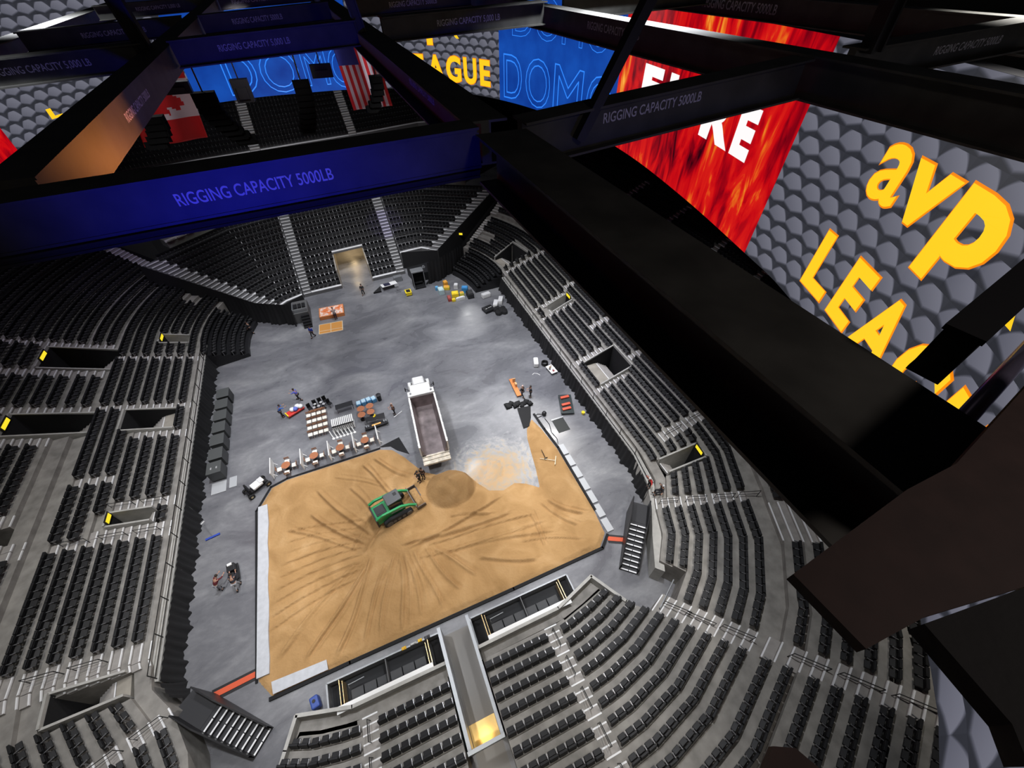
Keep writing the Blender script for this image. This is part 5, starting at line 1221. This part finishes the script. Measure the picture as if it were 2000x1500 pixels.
# far end floor: printed mats, display, carts
prt = mat('printed_mat', (.7, .3, .12), .6)
nt = prt.node_tree; b = nt.nodes['Principled BSDF']; tcx = N(nt, 'ShaderNodeTexCoord'); nn_ = N(nt, 'ShaderNodeTexNoise'); nn_.inputs['Scale'].default_value = 1.3; nn_.inputs['Detail'].default_value = 3
nt.links.new(tcx.outputs['Object'], nn_.inputs['Vector']); rr_ = ramp(nt, [(.38, (.75, .16, .03)), (.47, (.8, .35, .2)), (.56, (.85, .78, .72)), (.68, (.75, .2, .05))]); nt.links.new(nn_.outputs[0], rr_.inputs[0]); nt.links.new(rr_.outputs[0], b.inputs['Base Color'])
t = thing('padded_platform', 'thick orange and white printed platform pad, one person standing on its near edge', 'mat', (-4.9, 50.6, 0), math.radians(-3)); MB().box((0, 0, .25), (3.1, 2.1, .5)).build('pad_side', mat('pad_orange', (.72, .25, .08), .6), t); MB().box((0, 0, .51), (2.85, 1.85, .02)).build('printed_face', prt, t)
t = thing('court_mat', 'flat orange mat with white court lines near the man in blue', 'mat', (-5.4, 47.55, 0), math.radians(-5)); MB().box((0, 0, .012), (2.95, 2.1, .02)).build('mat_field', mat('court_orange', (.62, .28, .06), .6), t)
ln = MB()
for (c, s) in (((0, 1.0, .03), (2.95, .07, .012)), ((0, -1.0, .03), (2.95, .07, .012)), ((-1.44, 0, .03), (.07, 2.1, .012)), ((1.44, 0, .03), (.07, 2.1, .012)), ((0, 0, .03), (.06, 2.0, .012)), ((0, -.45, .03), (2.9, .06, .012))): ln.box(c, s)
ln.build('court_line', mat('line_cream', (.75, .68, .5), .6), t)
t = thing('display_board', 'tilted white and black display board on a stand near tunnel mouth', 'board', (3.4, 53.9, 0), .12); MB().box((0, 0, .55), (2.2, 1.3, .06), rx=-.2).build('board_face', M['white'], t); MB().box((-.3, 0, .60), (.9, 1.1, .03), rx=-.2).build('dark_panel', mat('display_dark', (.03, .03, .06), .3), t)
for a in (-.9, .9): MB().tube([(a, -.4, 0), (a, .3, .6)], .03, 5).build('leg', M['rail'], t)
o = MB().prism([(1.0, 53.1), (2.2, 54.4), (2.1, 53.1)], .0, .25).build('black_wedge', M['black']); tag(o, 'black wedge on the floor left of the tilted display board', 'wedge')
t = thing('grey_case', 'pale grey case behind the tilted display board', 'case', (4.9, 55.2, 0)); MB().box((0, 0, .4), (1.2, .6, .8)).build('case_body', M['grey2'], t, bevel=.05)
t = thing('yellow_cart', 'small yellow and black cart left of the tall black kiosk', 'cart', (5.55, 51.1, 0)); MB().box((0, 0, .3), (.75, .9, .35)).build('cart_body', M['dark'], t); MB().box((0, 0, .50), (.85, 1.0, .06)).box((0, -.48, .25), (.8, .05, .3)).build('yellow_rim', mat('tool_yellow', (.85, .65, .02), .5), t); MB().box((0, 0, .56), (.55, .6, .08)).build('top_box', mat('box_black', (.02, .02, .02), .4), t)
t = thing('easel', 'thin grey easel between display board and yellow cart', 'easel', (4.3, 52.3, 0)); MB().box((0, 0, 1.1), (.6, .05, .4), rx=-.6).build('easel_board', M['grey2'], t)
for a in (-.25, .25, 0): MB().tube([(a, -.3 if a else .3, 0), (a*.4, 0, 1.1)], .02, 5).build('leg', M['grey2'], t)
stuff = [((9.9, 49.6), .8, 1.1, (.45, .60, .62), 'pale green covered table at far right, left end of the clutter', .75), ((9.55, 50.6), .45, .45, (.10, .35, .60), 'blue round cushion on the left side of clutter at far right', .5), ((11.0, 51.2), .6, .7, (.75, .35, .04), 'orange crate at the back of the far right clutter', .7),
         ((10.9, 50.3), .9, .7, (.75, .55, .05), 'yellow tray beneath the orange crate at far right', .4), ((12.2, 49.9), .6, .6, (.7, .7, .7), 'white triangular case in the far right clutter', .7), ((13.1, 48.6), .9, .7, (.05, .28, .6), 'bright blue bundle on a dark box, far right clutter', .8),
         ((11.5, 48.1), 1.0, .9, (.85, .62, .02), 'large yellow box in the middle of the far right clutter', .6), ((10.5, 47.6), .5, 1.1, (.30, .05, .04), 'dark red open crate, near left of the clutter', .4), ((11.9, 46.9), 1.3, .35, (.7, .7, .68), 'white bench at the front of far right clutter', .45),
         ((10.95, 47.0), .5, .4, (.8, .6, .02), 'small yellow stool at the front of the clutter', .35), ((12.35, 47.6), .6, .5, (.75, .7, .1), 'yellow and white carton right of large yellow box', .7), ((13.4, 47.2), .9, 1.3, (.02, .02, .022), 'black box at the right end of the clutter', .7)]
for (p, sx, sy, col, lb, h) in stuff:
    cat = 'cushion' if 'cushion' in lb else ('bench' if 'bench' in lb else 'box'); nm = {'cushion': 'round_cushion', 'bench': 'low_bench', 'box': 'storage_box'}[cat]
    t = thing(nm, lb, cat, (*p, 0), random.uniform(-.5, .1))
    mc = mat('clutter_%.2f%.2f%.2f' % col, col, .5)
    MB().box((0, 0, h/2), (sx, sy, h), taper=.94).build('body', mc, t, bevel=.04)
    MB().box((0, 0, h+.03), (sx*.7, sy*.7, .06)).build('lid', mat('clutter_lid_%.2f' % col[0], tuple(min(1, c*1.2+.03) for c in col), .5), t)
for i, (x, y, rz) in enumerate(((15.4, 46.2, .15), (15.9, 43.7, -.5), (16.8, 44.2, -.5))):
    t = thing('white_cooler', ['white chest in front of the far right folding rows', 'left one of two white chests by the black heap', 'right one of two white chests by the black heap'][i], 'chest', (x, y, 0), rz); MB().box((0, 0, .3), (.6 if i else 1.25, 1.3 if i else .65, .55)).build('chest_body', M['white'], t, bevel=.08); MB().box((0, 0, .59), (.56 if i else 1.2, 1.25 if i else .6, .05)).build('chest_lid', mat('lid_white', (.7, .7, .7), .5), t)
t = thing('black_pallet', 'black pallet with white labels left of the black heap', 'pallet', (14.6, 43.1, 0), .2); MB().box((0, 0, .2), (1.4, 1.2, .4)).build('pallet_body', M['dark'], t, bevel=.03)
for a in (-.3, .1, .4): MB().box((a, .1*a, .42), (.25, .06, .02)).build('white_label', M['white'], t)
t = thing('cloth_heap', 'crumpled black cloth heap at the foot of the right drape', 'cloth', (16.3, 42.4, 0))
lp = MB()
for k in range(10): lp.lathe([(.05, 0), (.45, .05), (.35, .35), (.05, .5)], (random.uniform(-.9, .8), random.uniform(-.7, .6), 0), 7)
lp.build('cloth_folds', M['black'], t)
t = thing('red_sled_cart', 'red cart heaped with white and blue bags, pushed by a person in blue', 'cart', (-10.3, 34.2, 0), math.radians(26)); MB().box((0, 0, .25), (1.8, .75, .2)).build('cart_tray', mat('cart_red', (.55, .03, .02), .5), t, bevel=.05)
for k, (a, b_, c) in enumerate(((-.15, .1, (.8, .8, .8)), (.45, .15, (.8, .8, .8)), (.1, -.05, (.12, .16, .5)), (.65, -.1, (.8, .8, .8)))): MB().lathe([(.05, 0), (.28, .08), (.24, .3), (.04, .38)], (a, b_, .33), 9).build('bag', mat('bag_%d' % (c[0] > .5), c, .6), t, smooth=True)
MB().box((-.85, 0, .4), (.1, .7, .06)).build('yellow_handle', mat('tool_yellow', (.85, .65, .02), .5), t)
t = thing('blue_seat_cover', 'blue chair back against the left end of the left lounge pit', 'chair', (-10.2, 7.9, 0), .2); MB().box((0, 0, .45), (.5, .7, .6)).build('blue_shell', mat('chair_blue', (.03, .07, .3), .5), t, bevel=.08); MB().lathe([(.02, 0), (.1, 0), (.1, .04), (.02, .04)], (0, .05, .76), 10).build('disc', M['rail'], t)
# ---------------------------------------------------------------- flags and hanging speaker arrays
def flag(name, P0, P1, P2, P3, nu, nv, colf, label, mats):
    # one bellied cloth surface, faces coloured by material slots
    me_v, me_f, mi = [], [], []
    for i in range(nu+1):
        for j in range(nv+1):
            u, v = i/nu, j/nv; p = (Vector(P0)*(1-u)+Vector(P1)*u)*(1-v)+(Vector(P3)*(1-u)+Vector(P2)*u)*v
            me_v.append((p.x, p.y+.12*math.sin(u*9)*(.3+v), p.z))
    for i in range(nu):
        for j in range(nv):
            a = i*(nv+1)+j; me_f.append((a, a+1, a+nv+2, a+nv+1)); mi.append(colf((i+.5)/nu, (j+.5)/nv))
    me = bpy.data.meshes.new(name); me.from_pydata(me_v, [], me_f)
    for m_ in mats: me.materials.append(m_)
    for p, k in zip(me.polygons, mi): p.material_index = k; p.use_smooth = True
    o = bpy.data.objects.new(name, me); sc.collection.objects.link(o); md = o.modifiers.new('s', 'SOLIDIFY'); md.thickness = .02
    return tag(o, label, 'flag')
fr_ = mat('flag_red', (.62, .01, .015), .6); fw_ = mat('flag_white', (.72, .68, .74), .6); fb_ = mat('flag_blue', (.02, .03, .25), .6)
leaf = [(0, .36), (.07, .22), (.15, .26), (.12, .1), (.28, .2), (.3, .12), (.38, .1), (.33, 0), (.2, -.12), (.22, -.2), (.02, -.16), (.02, -.36), (-.02, -.36), (-.02, -.16), (-.22, -.2), (-.2, -.12), (-.33, 0), (-.38, .1), (-.3, .12), (-.28, .2), (-.12, .1), (-.15, .26), (-.07, .22)]
def can(u, v):
    if v < .22 or v > .70: return 0
    x = -(v-.46)*2.0/.8; y = (u-.42)*1.0/.5
    return 0 if inpoly((y*.45, -x*.45*1.2), leaf) else 1
def usa(u, v):
    if v < .3 and u < .5: return 2
    return 0 if int(u*13) % 2 == 0 else 1
f1 = flag('national_flag', (-11.3, 42, 28.2), (-7.4, 42, 28.2), (-7.9, 42, 23.4), (-12.2, 42, 23.2), 40, 40, can, 'red and white maple leaf flag hanging in the gap at upper left', [fr_, fw_])
f2 = flag('national_flag', (2.9, 42, 28.4), (6.0, 42, 28.4), (6.6, 42, 24.25), (3.35, 42, 24.2), 39, 24, usa, 'striped red and white flag hanging in the gap left of the girder', [fr_, fw_, fb_])
light('SPOT', 'flag_light', (-2, 30, 31), 900, (1, .95, 1), (-2, 42, 26), .3, 60, .6)
def array(x, y, z0, n, curve, w_, label):
    t = thing('speaker_array', label, 'speaker', (x, y, z0)); px, py, pz, a = 0, 0, 0, 0
    for k in range(n):
        MB().box((px, py, pz), (w_, .7, .42), ry=0, rz=0, rx=a).box((px, py-.37, pz), (w_*.8, .03, .28), rx=a).build('speaker_cabinet', mat('speaker_black', (.004, .004, .004), .9, spec=.05), t)
        a2 = a; px += curve*.36*math.sin(k/n*1.3); py += .05*k*.1; pz -= .36*math.cos(k/n*.9); a -= .07
    MB().tube([(0, 0, .2), (0, 0, 3)], .05, 5).build('hanging_chain', M['rail'], t)
    return t
array(-5.9, 36, 27.0, 9, 1.0, 1.3, 'black curved speaker array hanging right of the maple leaf flag')
array(-.05, 36, 27.2, 9, -.35, 1.05, 'black curved speaker array hanging between the blue screens and the striped flag')
array(4.7, 35, 27.3, 6, -.9, .8, 'small black curved speaker array hanging in front of the striped flag')
array(-9.2, 36, 26.0, 5, -1.0, 1.2, 'black speaker array hanging in front of the maple leaf flag')
for (x, z, w_, h, lb) in ((-3.6, 27.2, 1.0, 1.2, 'black hanging fixture between the two left speaker arrays'), (-7.0, 27.6, 1.4, .6, 'dark fixture frame above the left speaker array'), (1.4, 27.9, 1.3, .7, 'dark fixture above the middle speaker array')):
    t = thing('hanging_fixture', lb, 'fixture', (x, 35.5, z)); MB().box((0, 0, 0), (w_, .5, h)).box((0, -.3, -.1), (w_*.6, .2, h*.5)).build('fixture_body', M['dark'], t); MB().tube([(0, 0, h/2), (0, 0, h/2+2)], .04, 5).build('hanging_cable', M['rail'], t)
# ---------------------------------------------------------------- people
SK = mat('skin', (.45, .25, .17), .6)
def skin_mesh(name, verts, edges, radii, m, parent, sub=2):
    me = bpy.data.meshes.new(name); me.from_pydata(verts, edges, []); me.materials.append(m)
    o = bpy.data.objects.new(name, me); sc.collection.objects.link(o); o.parent = parent
    sk = o.modifiers.new('skin', 'SKIN'); sk.use_smooth_shade = True
    lay = me.skin_vertices[0].data if me.skin_vertices else None
    if lay is None:
        bm = bmesh.new(); bm.from_mesh(me); bm.verts.layers.skin.verify(); bm.to_mesh(me); bm.free(); lay = me.skin_vertices[0].data
    for v, r in zip(lay, radii): v.radius = (r, r) if not isinstance(r, tuple) else r
    lay[0].use_root = True
    sb_ = o.modifiers.new('sub', 'SUBSURF'); sb_.levels = sub; sb_.render_levels = sub
    return o
def person(x, y, z, rz, label, top, bottom, hair=(.03, .02, .015), lean=.05, arms='down', legs='stand', skin=(.45, .25, .17), hat=None, H=1.0, group=None):
    """faces local +Y; one continuous body with clothes and hair as children"""
    t = thing('person', label, 'person', (x, y, z), rz, group)
    if H != 1: t.scale = (H, H, H)
    pz = .93
    J = {}
    if legs == 'stand': K = {s: ((s*.10, .02, .50), (s*.11, -.02, .09), (s*.12, .12, .04)) for s in (-1, 1)}
    elif legs == 'walk': K = {1: ((.10, .16, .52), (.10, .20, .10), (.10, .34, .05)), -1: ((-.10, .0, .48), (-.10, -.30, .14), (-.10, -.20, .04))}
    elif legs == 'sit': pz = .50; K = {s: ((s*.12, .44, .50), (s*.12, .46, .10), (s*.12, .60, .05)) for s in (-1, 1)}
    elif legs == 'crouch': pz = .42; K = {1: ((.16, .38, .52), (.14, .10, .09), (.15, .26, .04)), -1: ((-.16, .34, .38), (-.14, -.02, .09), (-.15, .12, .04))}
    L = lean
    def up_(h): return (0, math.sin(L)*h, pz+math.cos(L)*h)
    ch, nk, hd, tp = up_(.34), up_(.52), up_(.66), up_(.80)
    sh = {s: (s*.19, ch[1]+math.sin(L)*.12, ch[2]+math.cos(L)*.12) for s in (-1, 1)}
    def add(a, b_): return tuple(i+j for i, j in zip(a, b_))
    if arms == 'down': A = {s: (add(sh[s], (s*.06, -.02, -.28)), add(sh[s], (s*.07, .05, -.52))) for s in (-1, 1)}
    elif arms == 'front': A = {s: (add(sh[s], (s*.08, .08, -.24)), add(sh[s], (s*-.04, .30, -.22))) for s in (-1, 1)}
    elif arms == 'up': A = {s: (add(sh[s], (s*.10, .14, -.16)), add(sh[s], (s*-.06, .28, .06))) for s in (-1, 1)}
    elif arms == 'reach': A = {s: (add(sh[s], (s*.06, .22, -.12)), add(sh[s], (s*.02, .46, -.10))) for s in (-1, 1)}
    elif arms == 'head': A = {1: (add(sh[1], (.20, .10, .06)), add(sh[1], (-.02, .14, .22))), -1: (add(sh[-1], (-.2, .12, -.05)), add(sh[-1], (-.35, .3, .05)))}
    v = [(0, 0, pz), ch, nk, hd, tp]; e = [(0, 1), (1, 2), (2, 3), (3, 4)]; r = [(.15, .11), (.17, .12), (.055, .055), (.085, .10), (.06, .07)]
    for s in (-1, 1):
        n = len(v); v += [(s*.09, 0, pz-.06), K[s][0], K[s][1], K[s][2]]; e += [(0, n), (n, n+1), (n+1, n+2), (n+2, n+3)]; r += [.09, .062, .042, .036]
        n = len(v); v += [sh[s], A[s][0], A[s][1]]; e += [(1, n), (n, n+1), (n+1, n+2)]; r += [.06, .042, .032]
    sm = mat('skin_%.2f' % skin[0], skin, .6)
    body = skin_mesh('body', v, e, r, sm, t)
    # hands: palm with five short finger chains
    for s in (-1, 1):
        w0 = Vector(A[s][1]); d = (w0-Vector(A[s][0])).normalized(); sd = d.cross(Vector((0, 0, 1)));
        if sd.length < .1: sd = Vector((1, 0, 0))
        sd.normalize(); hv = [tuple(w0), tuple(w0+d*.07)]; he = [(0, 1)]; hr = [.026, .03]
        for k, (o_, ln_) in enumerate(((-.033, .062), (-.011, .075), (.011, .07), (.032, .055))):
            n = len(hv); hv += [tuple(w0+d*.085+sd*o_), tuple(w0+d*(.085+ln_*.6)+sd*o_), tuple(w0+d*(.085+ln_)+sd*o_+Vector((0, 0, -.015)))]; he += [(1, n), (n, n+1), (n+1, n+2)]; hr += [.011, .010, .008]
        n = len(hv); hv += [tuple(w0+d*.03+sd*.04), tuple(w0+d*.065+sd*.062)]; he += [(0, n), (n, n+1)]; hr += [.013, .010]
        skin_mesh('hand', hv, he, hr, sm, body, 1)
    # face
    hc = Vector(hd)*.5+Vector(tp)*.5; fdir = Vector((0, math.cos(L), -math.sin(L))); uu = Vector((0, math.sin(L), math.cos(L)))
    fc = MB(); 
    for s in (-1, 1): q = hc+fdir*.085+uu*-.01+Vector((s*.033, 0, 0)); fc.lathe([(.002, -.01), (.012, 0), (.002, .01)], tuple(q), 6)
    fc.build('eyes', M['rail'], body)
    q = hc+fdir*.10-uu*.04; MB().box(tuple(q), (.028, .035, .045)).build('nose', sm, body); q = hc+fdir*.09-uu*.075; MB().box(tuple(q), (.05, .012, .012)).build('mouth', mat('lips', (.35, .12, .1), .6), body)
    for s in (-1, 1): q = hc+Vector((s*.09, 0, 0)); MB().box(tuple(q), (.02, .04, .06)).build('ear', sm, body)
    # clothes
    tm = mat('cloth_%.2f_%.2f_%.2f' % top, top, .8); bmt = mat('cloth_%.2f_%.2f_%.2f' % bottom, bottom, .8)
    tv = [(0, 0, pz+.02), ch, (nk[0], nk[1]*.9, nk[2]-.06)]; te = [(0, 1), (1, 2)]; tr_ = [(.17, .13), (.19, .14), (.09, .09)]
    for s in (-1, 1):
        n = len(tv); el = A[s][0]; mid = tuple((a+b_)/2 for a, b_ in zip(el, A[s][1]))
        tv += [sh[s], el, mid]; te += [(1, n), (n, n+1), (n+1, n+2)]; tr_ += [.078, .058, .046]
    skin_mesh('shirt', tv, te, tr_, tm, t)
    bv = [(0, 0, pz)]; be = []; br = [(.165, .125)]
    for s in (-1, 1):
        n = len(bv); bv += [(s*.09, 0, pz-.07), K[s][0], tuple((a*.15+b_*.85) for a, b_ in zip(K[s][0], K[s][1]))]; be += [(0, n), (n, n+1), (n+1, n+2)]; br += [.105, .078, .058]
    skin_mesh('trousers', bv, be, br, bmt, t)
    for s in (-1, 1):
        a, b_ = Vector(K[s][1]), Vector(K[s][2]); o = MB().box(tuple((a*.5+b_*.5)-Vector((0, 0, .02))), (.10, .28, .09)).build('shoe', M['rail'] if top != (.55, .55, .58) else M['white'], t, bevel=.02)
    hm = mat('hair_%.2f' % hair[0], hair, .8)
    hp = hc+uu*.03-fdir*.015
    MB().lathe([(.02, .105), (.06, .095), (.095, .05), (.105, 0), (.10, -.05), (.08, -.07)], tuple(hp), 12).build('hair' if not hat else 'cap', hm if not hat else mat('cap_%.2f' % hat[0], hat, .7), t, smooth=True)
    return t
BLU = (.03, .07, .42); BK = (.015, .015, .018)
person(-4.55, 49.15, 0, .2, 'person in pale top and dark trousers at near edge of printed platform', (.30, .28, .30), (.03, .03, .05), lean=.35, arms='front')
person(-.35, 53.5, 0, 2.9, 'person in dark clothes standing in front of the tunnel mouth', (.03, .03, .03), (.03, .03, .03), legs='walk')
person(-7.6, 46.4, 0, 2.6, 'person in blue shirt walking left of the flat orange mat', BLU, BK, legs='walk')
person(-9.8, 35.9, 0, 1.2, 'person in blue shirt walking away from the red cart', (.10, .12, .55), BK, legs='walk', lean=.2, arms='reach')
person(-11.55, 34.05, 0, -1.1, 'person in blue shirt pushing the red cart', (.03, .12, .45), BK, lean=.3, arms='reach')
person(-.75, 29.9, 0, 1.7, 'person in brown top left of the truck beside a white board', (.13, .07, .05), BK, lean=.1, arms='front', hair=(.5, .35, .3))
person(-.28, 21.0, .16, 2.2, 'person in black standing on the sand between loader and truck', BK, BK, arms='front')
person(.12, 21.2, .16, 2.6, 'second person in dark shirt at the sand heap, right of the person in black', (.06, .04, .03), BK, arms='down')
person(12.5, 26.95, 0, .5, 'grey-haired person in black with legs apart behind the tarp', BK, (.03, .03, .04), hair=(.5, .5, .5), arms='front', legs='walk')
person(13.3, 26.6, 0, 1.2, 'person in black standing right of the grey-haired person', BK, BK, arms='front')
person(-14.7, 50.3, 0, 1.0, 'person in black by the left folding rows', BK, BK, legs='walk', lean=.2)
person(-16.35, 17.9, 0, -.6, 'person in maroon top bending beside the gear trolley', (.12, .015, .02), (.25, .25, .27), lean=.75, arms='reach')
person(-15.1, 17.55, 0, 0, 'person in dark top and white shoes behind the gear trolley', (.03, .03, .035), (.35, .35, .36), lean=.6, arms='reach', legs='walk')
person(17.35, 11.75, 2.05, 1.57, 'person in red top and white cap leaning on the right railing', (.45, .02, .02), BK, hat=(.7, .68, .66), lean=.4, arms='head')
person(17.75, 10.8, 2.31, 1.3, 'person in black with white cap sitting at end of the front row', BK, BK, hat=(.6, .6, .6), legs='sit', arms='head')
